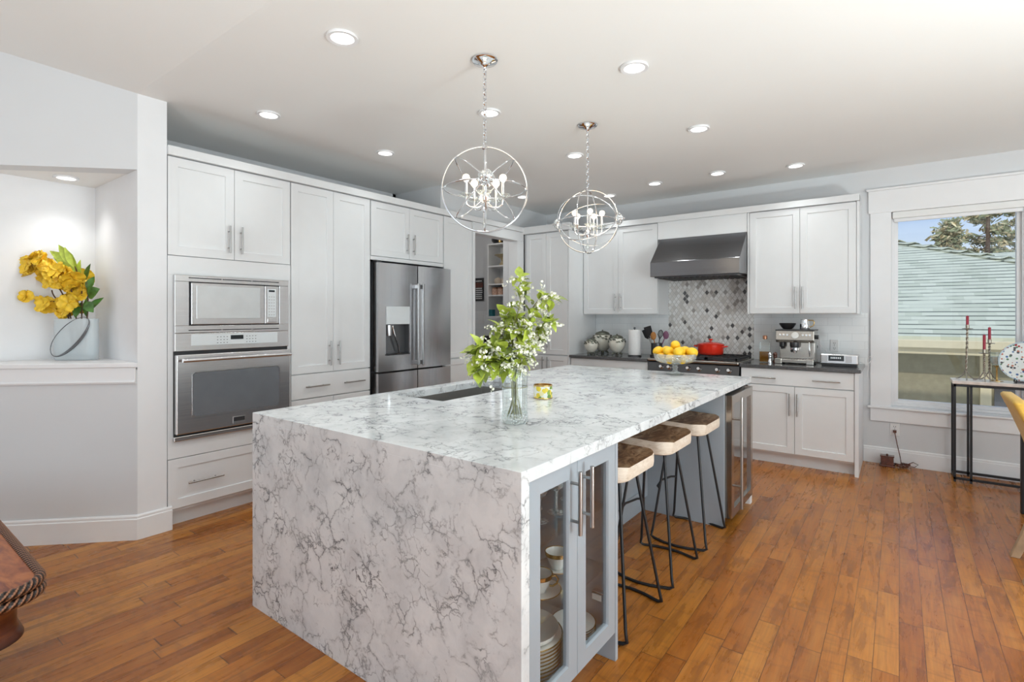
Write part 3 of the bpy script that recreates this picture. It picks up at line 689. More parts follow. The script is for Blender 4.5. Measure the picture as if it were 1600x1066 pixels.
# range
rg = thing('range', (-1.67, 5.6, 0), 'stainless gas range with black grates below the hood', 'range')
rx0, rx1 = -2.128, -1.223
MB().box(rx0, rx1, 5.285, YB-.012, .08, .905).obj('body', M['steelx'], rg, bevel=.003)
mb = MB(); mb.prism([(rx0, 5.29, .775), (rx0, 5.235, .785), (rx0, 5.262, .885), (rx0, 5.30, .905)], (rx1-rx0, 0, 0)); cpn = mb.obj('control_panel', M['darksteel'], rg, bevel=.002)
mb = MB(); mb.box(rx0, rx1, 5.232, YB-.012, .898, .926); mb.obj('cooktop', M['steelbrown'], rg, bevel=.008)
for x in (-1.979, -1.898, -1.702, -1.595, -1.419, -1.312):
    c = V(x, 5.248, .838); ax = V(0, -.965, .26)
    mb = MB(); mb.lathe([(0, 0), (.024, 0), (.024, .006), (.020, .010), (.017, .036), (.014, .040), (0, .040)], c, 18, ax); mb.cyl(c+ax*.03+V(0, 0, .0), c+ax*.045, .007, n=8); mb.obj('knob', M['chrome'], rg, smooth=40)
for i in range(3):
    x0 = rx0 + .02 + i*.290; x1 = x0 + .284
    mb = MB(); z = .958
    for x in (x0, x1-.014): mb.box(x, x+.014, 5.26, 5.86, z-.022, z)
    for y in (5.26, 5.555, 5.846): mb.box(x0, x1, y, y+.014, z-.022, z)
    for k in range(8):
        for cyy in (5.41, 5.70):
            a = k*math.pi/4; mb.tube([V((x0+x1)/2 + math.cos(a)*.04, cyy + math.sin(a)*.04, z-.008), V((x0+x1)/2 + math.cos(a)*.135, cyy + math.sin(a)*.135, z-.008)], .007, 6)
    for x in (x0+.007, x1-.007):
        for y in (5.27, 5.85): mb.box(x-.007, x+.007, y-.007, y+.007, .924, z-.01)
    mb.obj('grate', M['iron'], rg)
    for cyy in (5.41, 5.70):
        mb = MB(); mb.lathe([(0, .926), (.055, .926), (.055, .936), (.035, .940), (.035, .946), (0, .948)], ((x0+x1)/2, cyy, 0), 18); mb.obj('burner', M['iron'], rg, smooth=40)
mb = MB(); mb.box(rx0+.01, rx1-.01, 5.245, 5.29, .15, .765); d = mb.obj('oven_door', M['steelx'], rg, bevel=.004)
mb = MB(); mb.cyl((rx0+.05, 5.20, .72), (rx1-.05, 5.20, .72), .013, n=12)
for x in (rx0+.10, rx1-.10): mb.cyl((x, 5.20, .72), (x, 5.25, .72), .009, n=8)
mb.obj('handle', M['steelx'], d, smooth=40)
MB().box(rx0+.02, rx1-.02, 5.33, 5.8, 0, .08).obj('plinth', M['dark'], rg)

light('pantry_fill', 'POINT', (-4.45, 4.75, 2.45), 5.5, (1, .97, .92), shadow_soft_size=.12)  # unseen fill added to brighten the dark pantry
# ------------------------------------------------------------------ island
IX0, IX1, IY0, IY1, IT = -2.45, -.884, 1.230, 4.165, .914
SX0, SX1, SY0, SY1 = -2.35, -1.955, 2.00, 2.80               # sink cut-out
mb = MB(); t_ = .04
O = [(IX0, IY0), (IX1, IY0), (IX1, IY1), (IX0, IY1)]; I = [(SX0, SY0), (SX1, SY0), (SX1, SY1), (SX0, SY1)]
for z, flip in ((IT, 0), (IT-t_, 1)):
    for k in range(4):
        q = [(*O[k], z), (*O[(k+1) % 4], z), (*I[(k+1) % 4], z), (*I[k], z)]
        mb.face(q[::-1] if flip else q)
for k in range(4):
    mb.face([(*O[k], IT-t_), (*O[(k+1) % 4], IT-t_), (*O[(k+1) % 4], IT), (*O[k], IT)]); mb.face([(*I[k], IT), (*I[(k+1) % 4], IT), (*I[(k+1) % 4], IT-t_), (*I[k], IT-t_)])
bmesh.ops.remove_doubles(mb.b, verts=mb.b.verts[:], dist=1e-5)
mb.box(IX0, IX1, IY0, IY0+.042, 0, IT-t_+.001)
mb.obj('island_worktop', M['marble'], bevel=.0015, label='long veined quartz island worktop with waterfall end reaching the floor', cat='worktop')

# sink
sk = thing('sink', (-2.14, 2.33, .66), 'undermount steel sink sunk into the marble island', 'sink')
mb = MB(); a = .012
for x0, x1, y0, y1, z0, z1 in ((SX0-a, SX0, SY0-a, SY1+a, .66, IT-t_), (SX1, SX1+a, SY0-a, SY1+a, .66, IT-t_), (SX0, SX1, SY0-a, SY0, .66, IT-t_), (SX0, SX1, SY1, SY1+a, .66, IT-t_), (SX0-a, SX1+a, SY0-a, SY1+a, .645, .66)): mb.box(x0, x1, y0, y1, z0, z1)
mb.obj('basin', M['sinksteel'], sk)
mb = MB(); mb.lathe([(0, .661), (.045, .661), (.045, .665), (.03, .664), (0, .662)], (-2.14, 2.33, 0), 20); mb.obj('drain', M['chrome'], sk, smooth=40)
fc = thing('kitchen_faucet', (-2.32, 2.87, IT), 'square chrome faucet at the end of the sink, half hidden behind the blossom vase', 'faucet')
mb = MB(); mb.box(-2.345, -2.295, 2.845, 2.895, IT, IT+.012); mb.box(-2.333, -2.307, 2.857, 2.883, IT+.012, IT+.29); mb.obj('riser', M['chrome'], fc, bevel=.003)
mb = MB(); mb.prism([(-2.333, 2.857, IT+.262), (-2.307, 2.883, IT+.262), (-2.11, 2.735, IT+.262), (-2.13, 2.705, IT+.262)], (0, 0, .028)); sp_ = mb.obj('spout', M['chrome'], fc, bevel=.003)
mb = MB(); mb.cyl((-2.12, 2.72, IT+.06), (-2.12, 2.72, IT+.265), .010, n=12); mb.obj('hose', M['chrome'], sp_, smooth=50)
mb = MB(); mb.box(-2.175, -2.065, 2.695, 2.745, IT+.012, IT+.062); mb.obj('spray_head', M['chrome'], sp_, bevel=.004)

# island carcass with the knee space and blue-grey panels
K = FX(-1.42)
ic = thing('island_cabinet', (-1.9, 2.7, 0), 'blue-grey island base with panelled knee space behind the stools', 'cabinet')
mb = MB()
mb.box(-2.40, -1.44, IY0+.045, 1.95, .10, IT-t_-.001); mb.box(-2.40, -1.44, 2.85, 4.12, .10, IT-t_-.001); mb.box(-2.40, -2.38, 1.95, 2.85, .10, IT-t_-.001); mb.box(-1.90, -1.44, 1.95, 2.85, .10, IT-t_-.001); mb.box(-2.38, -1.90, 1.95, 2.85, .10, .6)
mb.box(-2.35, -1.45, IY0+.045, 4.1, 0, .10)
mb.obj('body', M['blue'], ic)
for a, b in ((1.925, 2.46), (2.46, 3.0), (3.0, 3.495)):
    mb = MB(); shaker(mb, K, a+.002, b-.002, .105, IT-t_-.004, -.018); mb.obj('panel', M['blue'], ic)
MB().box(-1.44, -.904, 3.495, 3.513, 0, IT-t_-.001).obj('side_panel', M['blue'], ic, bevel=.001)

# glazed end cabinet of the island
gcx = thing('display_cabinet', (-1.15, 1.6, 0), 'blue-grey glass-door display cabinet at the near end of the island', 'cabinet')
DF = FX(-.921)
mb = MB(); mb.box(-1.42, -.922, IY0+.043, 1.290, .105, .872); mb.box(-1.42, -.901, 1.892, 1.914, 0, .872); mb.box(-1.42, -1.405, 1.290, 1.892, .105, .872); mb.box(-1.405, -.922, 1.290, 1.892, .105, .125); mb.box(-1.405, -.922, 1.290, 1.892, .857, .872)
mb.box(-1.42, -.985, IY0+.043, 1.892, 0, .105)
mb.box(-.935, -.904, IY0+.043, 1.2945, .105, .872)
mb.obj('body', M['blue'], gcx, bevel=.001)
for z in (.377, .626):
    MB().box(-1.404, -.932, 1.291, 1.891, z-.008, z).obj('glass_shelf', M['smoke'], gcx)
for u0, u1, hu in ((1.2965, 1.588, 1.545), (1.591, 1.889, 1.630)):
    mb = MB(); v0, v1 = .116, .871
    def rect(d, w, dv=0): return [DF(u0+d, v0+d+dv, w), DF(u1-d, v0+d+dv, w), DF(u1-d, v1-d, w), DF(u0+d, v1-d, w)]
    rl = .058
    rs = [rect(rl, 0), rect(0, 0), rect(0, .0185), rect(.0015, .02), rect(rl, .02), rect(rl+.004, .012), rect(rl+.004, 0)]
    mb.rings(rs, False, False); mb.rings([rs[0], rs[-1]], False, False)
    d = mb.obj('door', M['blue'], gcx)
    mb = MB(); fbox(mb, DF, u0+rl-.004, u1-rl+.004, v0+rl-.004, v1-rl+.004, .004, .008); mb.obj('pane', M['doorglass'], d)
    mb = MB(); bar(mb, DF, hu, .735, .215, True, .02, .036, .0075); mb.obj('handle', M['nickel'], d, smooth=40)
mb = MB(); mb.box(-.99, -.945, 1.86, 1.891, .235, .262); mb.box(-.99, -.93, 1.865, 1.89, .262, .268); mb.obj('hinge', M['chrome'], gcx, bevel=.002)

# wine cooler
wc = thing('wine_cooler', (-1.15, 3.82, 0), 'stainless glass-door wine cooler at the far end of the island', 'wine cooler')
MB().box(-1.42, -.912, 3.522, 4.10, .10, .855).obj('body', M['darksteel'], wc)
MB().box(-1.38, -.95, 3.53, 4.09, 0, .10).obj('plinth', M['dark'], wc)
WF = FX(-.910)
mb = MB(); u0, u1, v0, v1 = 3.520, 4.105, .06, .853
def rect(d, w): return [WF(u0+d, v0+d, w), WF(u1-d, v0+d, w), WF(u1-d, v1-d, w), WF(u0+d, v1-d, w)]
rs = [rect(.055, 0), rect(0, 0), rect(0, .046), rect(.003, .048), rect(.055, .048), rect(.055, .03)]
mb.rings(rs, False, False); d = mb.obj('door', M['steelbrown'], wc)
mb = MB(); fbox(mb, WF, u0+.053, u1-.053, v0+.053, v1-.053, .026, .034); mb.obj('pane', M['fridgeglass'], d)
mb = MB(); bar(mb, WF, 3.56, .485, .72, True, .048, .05, .009); mb.obj('handle', M['nickel'], d, smooth=40)
mb = MB(); fbox(mb, WF, 4.02, 4.09, .863, .873, .0, .035); mb.obj('hinge', M['chrome'], wc, bevel=.002)
for zz in (.28, .45, .62):
    mb = MB()
    for i in range(7): mb.box(-1.38, -.93, 3.56+i*.08, 3.566+i*.08, zz, zz+.006)
    mb.box(-.94, -.925, 3.54, 4.08, zz-.006, zz+.016); mb.obj('rack', M['utensilwood'], wc)
MB().box(-.95, -.865, 4.05, 4.10, .0, .058).obj('foot', M['whiteplastic'], wc, bevel=.004)

# ------------------------------------------------------------------ contents of the display cabinet
def goblet(x, y, z, label):
    t = thing('crystal_goblet', (x, y, z), label, 'glass', 'crystal goblets in the display cabinet')
    mb = MB(); mb.lathe([(0, .0), (.034, .001), (.034, .003), (.010, .007), (.0055, .014), (.0045, .05), (.006, .078), (.010, .086)], (x, y, z), 24); mb.obj('stem', M['goblet'], t, smooth=60)
    mb = MB(); mb.lathe([(.008, .084), (.026, .098), (.036, .125), (.038, .155), (.036, .185), (.0345, .185), (.035, .155), (.033, .127), (.022, .102), (.004, .09)], (x, y, z), 24, lobes=12, amp=.03); mb.obj('bowl', M['goblet'], t, smooth=60)
    return t
goblet(-1.040, 1.672, .6265, 'cut crystal goblet on the top shelf nearest the middle of the glass doors')
goblet(-1.045, 1.565, .6265, 'cut crystal goblet half hidden by the left frame of the left glass door')
goblet(-1.130, 1.655, .6265, 'cut crystal goblet standing behind the two front goblets on the top glass shelf')
goblet(-1.075, 1.822, .6265, 'cut crystal goblet behind the right glass door next to its handle')
def cup(x, y, z, label, rot=0, tipped=False):
    t = thing('teacup', (x, y, z), label, 'cup', 'teacups in the display cabinet')
    mb = MB(); mb.lathe([(0, 0), (.022, 0), (.024, .006), (.033, .022), (.042, .045), (.047, .066), (.0455, .066), (.040, .045), (.030, .022), (.018, .010), (0, .008)], (x, y, z), 28); mb.obj('bowl', M['porcelain'], t, smooth=60)
    mb = MB(); mb.lathe([(.0465, .052), (.0478, .0665), (.0452, .0668), (.0445, .058)], (x, y, z), 28); mb.obj('gilt_band', M['gold'], t, smooth=60)
    a = rot; ca, sa = math.cos(a), math.sin(a)
    mb = MB(); mb.tube([V(x+ca*r, y+sa*r, z+h) for r, h in ((.042, .055), (.058, .060), (.068, .048), (.062, .032), (.048, .022), (.036, .022))], .0035, 7); mb.obj('handle', M['gold'], t, smooth=60)
def saucer(x, y, z, label, r=.074):
    mb = MB(); mb.lathe([(0, 0), (r*.5, 0), (r*.55, .003), (r*.95, .014), (r, .016), (r*.95, .0165), (r*.55, .006), (0, .004)], (x, y, z), 32)
    t = mb.obj('saucer', M['porcelain'], smooth=60, label=label, cat='saucer', group='saucers in the display cabinet')
    mb = MB(); mb.lathe([(r*.955, .0150), (r*1.004, .0163), (r*.955, .0172)], (x, y, z), 32); mb.obj('gilt_rim', M['gold'], t, smooth=60)
saucer(-1.075, 1.735, .3775, 'white gilt-rimmed saucer under the cup in the middle of the lower shelf'); cup(-1.075, 1.735, .3935-.01, 'white teacup with dark gilt band in the middle of the lower glass shelf', 1.2)
saucer(-1.035, 1.55, .3775, 'gilt-rimmed saucer under the stacked cup by the left door frame', .08); cup(-1.035, 1.55, .3835, 'white teacup with curled gilt handle by the left door frame, upper of the stack', .5)
saucer(-1.22, 1.62, .3775, 'white saucer at the back of the lower glass shelf'); cup(-1.22, 1.62, .3835, 'white teacup at the back of the lower glass shelf behind the other cups', -.4)
def plate(x, y, z, r, label, group, tilt=None):
    mb = MB(); mb.lathe([(0, 0), (r*.62, 0), (r*.66, .003), (r*.97, .013), (r, .0145), (r*.97, .015), (r*.66, .0055), (0, .003)], (0, 0, 0), 36)
    t = mb.obj('dinner_plate', M['porcelain'], smooth=60, local=True, label=label, cat='plate', group=group); t.location = (x, y, z)
    mb = MB(); mb.lathe([(r*.96, .0135), (r*1.003, .0147), (r*.96, .0156)], (0, 0, 0), 36); mb.obj('gilt_rim', M['gold'], t, smooth=60, local=True)
    if tilt: t.rotation_euler = tilt
    return t
ordn = ['bottom', 'second from the bottom', 'third from the bottom', 'fourth from the bottom', 'fifth from the bottom', 'sixth from the bottom', 'third from the top', 'second from the top', 'top']
for i in range(9):
    plate(-1.070, 1.525, .1255+i*.0125, .128, f'white gilt-rimmed dinner plate, {ordn[i]} of the tall stack behind the left door', 'dinner plates stacked in the display cabinet')
mb = MB(); mb.lathe([(0, 0), (.10, 0), (.105, .004), (.112, .022), (.110, .022), (.098, .006), (0, .005)], (-1.070, 1.525, .2415), 36); mb.obj('serving_bowl', M['porcelain'], smooth=60, label='shallow white bowl resting on top of the tall plate stack', cat='bowl')
for i in range(4):
    plate(-1.03, 1.785, .1255+i*.0095, .088, f'small white plate, {["bottom", "second", "third", "top"][i]} of the low stack behind the right glass door', 'small plates behind the right glass door')
mb = MB(); mb.lathe([(0, 0), (.03, 0), (.033, .01), (.05, .035), (.052, .05), (.049, .05), (.04, .02), (0, .012)], (-1.25, 1.50, .3775), 24); mb.obj('sugar_bowl', M['cream'], smooth=60, label='small cream bowl at the back left of the lower glass shelf', cat='bowl')

# ------------------------------------------------------------------ stools
def stool(cx, cy, label, rz=0):
    t = thing('bar_stool', (cx, cy, 0), label, 'stool', 'wooden saddle stools at the island', rz)
    # seat: x from -.16 (island side) to .16, y +-.205, rounded corners, dished along y
    mb = MB(); hx, hy, rr, n = .155, .205, .075, 8
    outl = []
    for sx, sy, a0 in ((1, -1, -90), (1, 1, 0), (-1, 1, 90), (-1, -1, 180)):
        for k in range(n+1):
            a = R(a0 + 90*k/n); outl.append((sx*(hx-rr) + rr*math.cos(a), sy*(hy-rr) + rr*math.sin(a)))
    def topz(x, y): return .735 - .036*(1-min(1, (y/hy)**2)) * (1-.35*min(1, (x/hx)**2)) + .004*math.sin(x*31+y*17)
    rings = []
    for k, zz, in ((1.0, 'top'), ):
        pass
    levels = [(.90, lambda x, y: .660), (.985, lambda x, y: .668), (1.0, lambda x, y: .685), (1.0, lambda x, y: topz(x, y)-.008), (.985, lambda x, y: topz(x, y))]
    rs = [[V(x*s, y*s, f(x*s, y*s)) for x, y in outl] for s, f in levels]
    mb.mi = 1; mb.rings(rs, False, False); mb._fv([mb.b.verts.new(p) for p in rs[0]][::-1])
    mb.mi = 0
    inner = [[V(x*s, y*s, topz(x*s, y*s)) for x, y in outl] for s in (.985, .93, .8, .6, .4, .2, .02)]
    mb.rings(inner, False, True)
    mb.obj('seat', [M['seattop'], M['seatside']], t, local=True, smooth=35)
    # two wire side frames: leg, floor skid bowed outward, leg
    for s in (-1, 1):
        pts = []
        top_y, foot_y = .085*s, .195*s
        A = [(.085, top_y, .668), (.165, foot_y*.985, .05), (.172, foot_y, .018), (.155, foot_y*1.02, .009), (.07, foot_y*1.16, .008), (.0, foot_y*1.2, .008), (-.07, foot_y*1.16, .008), (-.145, foot_y*1.02, .009), (-.162, foot_y, .018), (-.155, foot_y*.985, .05), (-.085, top_y, .668)]
        mb = MB(); mb.tube([V(*p) for p in A], .0075, 8); mb.obj('leg_frame', M['blackmetal'], t, smooth=60, local=True)
    yk = .085 + (.192-.085)*(.668-.30)/.62
    xk = -(.085 + .07*(.668-.30)/.62)
    mb = MB(); mb.tube([V(xk, -yk, .30), V(xk-.025, -yk*.8, .302), V(xk-.045, 0, .305), V(xk-.025, yk*.8, .302), V(xk, yk, .30)], .0065, 8); mb.obj('footrest', M['blackmetal'], t, smooth=60, local=True)
    mb = MB(); mb.box(-.11, .11, -.10, .10, .655, .662); mb.obj('mounting_plate', M['blackmetal'], t, local=True)
    return t
stool(-1.075, 2.200, 'wood-topped black wire stool closest to the glass-door cabinet')
stool(-1.075, 2.745, 'wood-topped black wire stool, middle of the three at the island')
stool(-1.065, 3.275, 'wood-topped black wire stool closest to the wine cooler')

# ------------------------------------------------------------------ orb chandeliers
def chandelier(cx, cy, axis, label):
    cz, Rr = 2.044, .222
    t = thing('orb_chandelier', (cx, cy, cz), label, 'chandelier', 'chrome orb chandeliers over the island')
    c = V(cx, cy, cz); a = V(axis[0], axis[1], 0).normalized(); b = V(-a.y, a.x, 0); z = V(0, 0, 1)
    mb = MB(); mb.lathe([(0, ZC), (.068, ZC), (.070, ZC-.008), (.062, ZC-.018), (.030, ZC-.026), (.012, ZC-.040), (.007, ZC-.052), (0, ZC-.052)], (cx, cy, 0), 30); mb.obj('canopy', M['chrome'], t, smooth=50)
    mb = MB(); zt = cz + Rr + .012; nl = 15; L = (ZC-.05-zt)/nl
    for i in range(nl):
        m = V(cx, cy, zt + L*(i+.5)); ax = (V(1, 0, 0), V(0, 1, 0))[i % 2]; w = z.cross(ax)
        mb.tube([m + z*math.sin(2*math.pi*k/12)*L*.66 + w*math.cos(2*math.pi*k/12)*.0095 for k in range(12)], .003, 5, True)
    mb.obj('chain', M['chrome'], t, smooth=60)
    for k in range(4):
        q = k*math.pi/4; nrm = b*math.cos(q) + z*math.sin(q)
        u, w = a, a.cross(nrm)
        mb = MB(); mb.tube([c + (u*math.cos(2*math.pi*j/56) + w*math.sin(2*math.pi*j/56))*(Rr-.003*k) for j in range(56)], .0038, 6, True); mb.obj('ring', M['chrome'], t, smooth=60)
    mb = MB(); mb.tube([c + (b*math.cos(2*math.pi*j/56) + z*math.sin(2*math.pi*j/56))*(Rr+.005) for j in range(56)], .0048, 6, True); mb.obj('ring', M['chrome'], t, smooth=60)
    for s in (-1, 1):
        mb = MB(); mb.lathe([(0, -.020), (.030, -.018), (.043, -.006), (.043, .006), (.030, .020), (.014, .028), (0, .030)], c + a*s*(Rr+.006), 10, a*s, lobes=5, amp=.06); bo = mb.obj('boss', M['facet'], t)
        mb = MB(); mb.lathe([(0, -.024), (.024, -.024), (.026, -.014), (.010, .03), (.006, .042), (0, .044)], c + a*s*(Rr+.006), 16, a*s); mb.obj('boss_cap', M['chrome'], bo, smooth=50)
    mb = MB(); mb.cyl((cx, cy, cz-.155), (cx, cy, cz+Rr+.014), .0045, n=10); mb.lathe([(0, -.125), (.012, -.12), (.016, -.10), (.022, -.085), (.016, -.07), (.008, -.06), (.011, -.03), (.006, -.02)], c, 16); mb.lathe([(0, Rr-.012), (.014, Rr-.008), (.014, Rr+.006), (.006, Rr+.014), (0, Rr+.014)], c, 14)
    mb.obj('stem', M['chrome'], t, smooth=50)
    mb = MB(); mb.lathe([(0, -.205), (.006, -.20), (.013, -.185), (.010, -.17), (.003, -.16), (0, -.156)], c, 8); mb.obj('crystal_drop', M['crystal'], t)
    for k in range(5):
        q = 2*math.pi*k/5 + .35; d = V(math.cos(q), math.sin(q), 0)
        mb = MB(); mb.tube([c + d*r + z*h for r, h in ((.012, -.088), (.04, -.100), (.078, -.100), (.098, -.088), (.102, -.062), (.102, -.048))], .0042, 7); arm = mb.obj('arm', M['chrome'], t, smooth=60)
        p = c + d*.102
        mb = MB(); mb.lathe([(.006, -.052), (.020, -.050), (.036, -.040), (.040, -.034), (.036, -.034), (.018, -.043), (.006, -.045)], p, 14, lobes=7, amp=.05); mb.obj('crystal_dish', M['crystal'], arm)
        mb = MB(); mb.cyl(p + z*-.05, p + z*.028, .0075, n=10); mb.obj('candle_sleeve', M['chrome'], arm, smooth=60)
        mb = MB(); mb.lathe([(.0065, .026), (.008, .032), (.0175, .042), (.0205, .053), (.017, .065), (.009, .071), (0, .073)], p, 16); mb.obj('bulb', M['bulb'], arm, smooth=60)
    light('chandelier_glow', 'POINT', (cx, cy, cz+.03), 1.2, (1, .80, .55), shadow_soft_size=.10)
    return t
chandelier(-1.767, 2.124, (.66, -.75), 'chrome orb chandelier over the sink half of the island, boss facing forward')
chandelier(-1.783, 3.290, (.985, .17), 'chrome orb chandelier farther along the island, bosses at its two sides')

# ------------------------------------------------------------------ recessed downlights
DLS = [(-2.178, 1.533, 'high above the near end of the island, largest in view'), (-3.413, 1.824, 'above the oven cabinet'), (-3.437, 2.835, 'above the tall pantry cabinet'),
       (-2.196, 2.691, 'seen beside the chain of the front chandelier'), (-2.204, 3.841, 'seen just beside the chain of the far chandelier'), (-1.161, 2.673, 'above the middle stool'),
       (-1.166, 3.830, 'above the wine cooler'), (-1.39, 5.138, 'in front of the range hood, toward the window'), (-.752, 5.299, 'in front of the wall cabinet beside the window'),
       (-2.014, 5.149, 'in front of the left end of the range hood'), (-2.63, 5.362, 'just above the far chandelier, by the corner cabinets'), (-3.45, 4.828, 'in front of the pantry doorway, behind the front chandelier')]
for x, y, w in DLS:
    t = thing('recessed_downlight', (x, y, ZC-.012), 'round white ceiling downlight ' + w, 'ceiling light', 'recessed downlights in the kitchen ceiling')
    mb = MB(); mb.lathe([(.056, 0), (.074, -.002), (.076, .004), (.074, .011), (.056, .011)], (x, y, ZC-.012), 32); mb.obj('trim_ring', M['trim'], t, smooth=40)
    mb = MB(); mb.lathe([(0, .003), (.056, .003), (.056, .009), (0, .009)], (x, y, ZC-.012), 28); mb.obj('diffuser', M['led'], t)
    light('downlight_beam', 'SPOT', (x, y, ZC-.02), 5 if x < -3 else 34 if 3.5 < y < 4 else 25 if y < 3 else 9, (.94, 1, 1), spot_size=R(120), spot_blend=.8, shadow_soft_size=.05)
t = thing('recessed_downlight', (-4.33, .965, 2.26), 'round downlight in the soffit of the corner niche', 'ceiling light')
mb = MB(); mb.lathe([(.05, 0), (.064, -.002), (.066, .003), (.064, .010), (.05, .010)], (-4.33, .965, 2.26), 32); mb.obj('trim_ring', M['trim'], t, smooth=40)
mb = MB(); mb.lathe([(0, .003), (.05, .003), (.05, .008), (0, .008)], (-4.33, .965, 2.26), 28); mb.obj('diffuser', M['led'], t)
light('niche_beam', 'SPOT', (-4.33, .965, 2.25), 12, (1, .99, .97), spot_size=R(115), spot_blend=1.0, shadow_soft_size=.07)
# ------------------------------------------------------------------ things on the counters
Z0 = .9145
def jar(x, y, H, rmax, label):
    t = thing('footed_jar', (x, y, Z0), label, 'jar', 'cream footed jars with silver leaf lids')
    k = H
    mb = MB(); mb.lathe([(0, .10*k), (.30*rmax, .10*k), (.55*rmax, .17*k), (.85*rmax, .33*k), (rmax, .52*k), (.98*rmax, .66*k), (.80*rmax, .78*k), (.70*rmax, .80*k), (0, .80*k)], (x, y, Z0), 30, lobes=10, amp=.018); mb.obj('body', M['cream'], t, smooth=50)
    mb = MB(); mb.lathe([(.72*rmax, .79*k), (.80*rmax, .81*k), (.66*rmax, .89*k), (.30*rmax, .94*k), (.06*rmax, .955*k), (.09*rmax, .975*k), (.07*rmax, 1.0*k), (0, 1.0*k)], (x, y, Z0), 24, lobes=6, amp=.06); mb.obj('lid', M['jardecor'], t, smooth=50)
    rnd = random.Random(int(x*1000))
    mb = MB()
    for i in range(22):
        q = i*2*math.pi/22 + rnd.uniform(-.15, .15); z = (.62 + .15*rnd.random())*k; rr = rmax*(1.0 if z < .68*k else .92)
        p = V(x + math.cos(q)*rr, y + math.sin(q)*rr, Z0 + z); d = V(-math.sin(q), math.cos(q), rnd.uniform(-.9, .6)).normalized(); n_ = V(math.cos(q), math.sin(q), .2)
        w = d.cross(n_).normalized(); L = rmax*.42
        mb.prism([p - d*L*.5, p + w*L*.26, p + d*L*.5, p - w*L*.26], n_*.006)
    mb.obj('leaf_relief', M['jardecor'], t)
    mb = MB()
    for i in range(4):
        q = i*math.pi/2 + .6; d = V(math.cos(q), math.sin(q), 0)
        mb.tube([V(x, y, Z0 + .13*k) + d*rmax*.30, V(x, y, Z0 + .07*k) + d*rmax*.50, V(x, y, Z0 + .008) + d*rmax*.62], [.014, .010, .011], 8)
    mb.obj('feet', M['jardecor'], t, smooth=50)
jar(-2.865, 5.66, .285, .115, 'largest cream footed jar with dark leafy lid, behind the small one')
jar(-2.905, 5.45, .195, .080, 'smallest cream footed jar with leafy relief, in front of the largest jar')
jar(-2.610, 5.52, .245, .095, 'medium cream footed jar with leafy lid standing beside the paper towels')
t = thing('paper_towel_holder', (-2.385, 5.50, Z0), 'dark metal paper towel holder standing on the counter', 'holder')
mb = MB(); mb.lathe([(0, 0), (.075, 0), (.075, .010), (.068, .014), (.006, .016), (.006, .305), (.012, .309), (.013, .318), (.008, .326), (0, .327)], (-2.385, 5.50, Z0), 24); mb.obj('stand', M['darksteel'], t, smooth=40)
mb = MB(); mb.lathe([(.022, .0), (.0655, .0), (.0665, .004), (.0665, .276), (.0655, .28), (.022, .28), (.021, .14), (.022, 0)], (-2.385, 5.50, Z0+.0165), 30); mb.obj('paper_towel_roll', M['paper'], smooth=40, label='white paper towel roll on its upright holder', cat='paper towel')
t = thing('utensil_crock', (-2.175, 5.62, Z0), 'dark crock of cooking utensils behind the bowl of lemons', 'crock')
mb = MB(); mb.lathe([(0, 0), (.058, 0), (.062, .006), (.062, .15), (.058, .15), (.056, .012), (0, .010)], (-2.175, 5.62, Z0), 24); mb.obj('pot', M['darksteel'], t, smooth=40)
def utensil(name, label, top, mat, head):
    b = V(-2.175 + (top[0]+2.175)*.08, 5.62, Z0 + .02); tp = V(*top); d = (tp-b).normalized()
    t = thing(name, (b.x, b.y, b.z), label, 'kitchen utensil', 'utensils in the crock')
    mb = MB(); mb.tube([b, b + (tp-b)*.7], .006, 8); mb.obj('handle', mat if head != 'spat' else M['nickel'], t, smooth=50)
    u = V(1, 0, 0) - d*d.x; u.normalize(); n_ = d.cross(u); h = (tp-b)*.66 + b
    mb = MB()
    if head == 'spat':
        P = [h - u*.016, h + u*.016, h + u*.04 + d*.03, h + u*.043 + d*.12, h - u*.043 + d*.12, h - u*.04 + d*.03]; mb.prism([p - n_*.003 for p in P], n_*.006)
    elif head == 'spoon': mb.ball(h + d*.045, .034, 16, 10, (1, .35, 1.35))
    else:
        for k in range(6):
            q = k*math.pi/6; e = u*math.cos(q) + n_*math.sin(q)
            mb.tube([h + e*.004, h + e*.03 + d*.05, h + e*.022 + d*.09, h + d*.105, h - e*.022 + d*.09, h - e*.03 + d*.05, h - e*.004], .002, 5)
    mb.obj('head', mat, t, smooth=50); return t
utensil('spatula', 'black slotted spatula, tallest utensil in the crock', (-2.275, 5.60, 1.235), M['blackplastic'], 'spat')
utensil('spatula', 'black spatula leaning out lowest on the left of the crock', (-2.320, 5.66, 1.20), M['blackplastic'], 'spat')
utensil('wooden_spoon', 'orange-brown wooden spoon standing in the utensil crock', (-2.205, 5.58, 1.185), M['utensilwood'], 'spoon')
utensil('whisk', 'dark balloon whisk standing in the utensil crock', (-2.130, 5.63, 1.20), M['darksteel'], 'whisk')
utensil('silicone_spoon', 'mauve silicone spoon leaning toward the mosaic from the utensil crock', (-2.055, 5.64, 1.205), M['purple'], 'spoon')
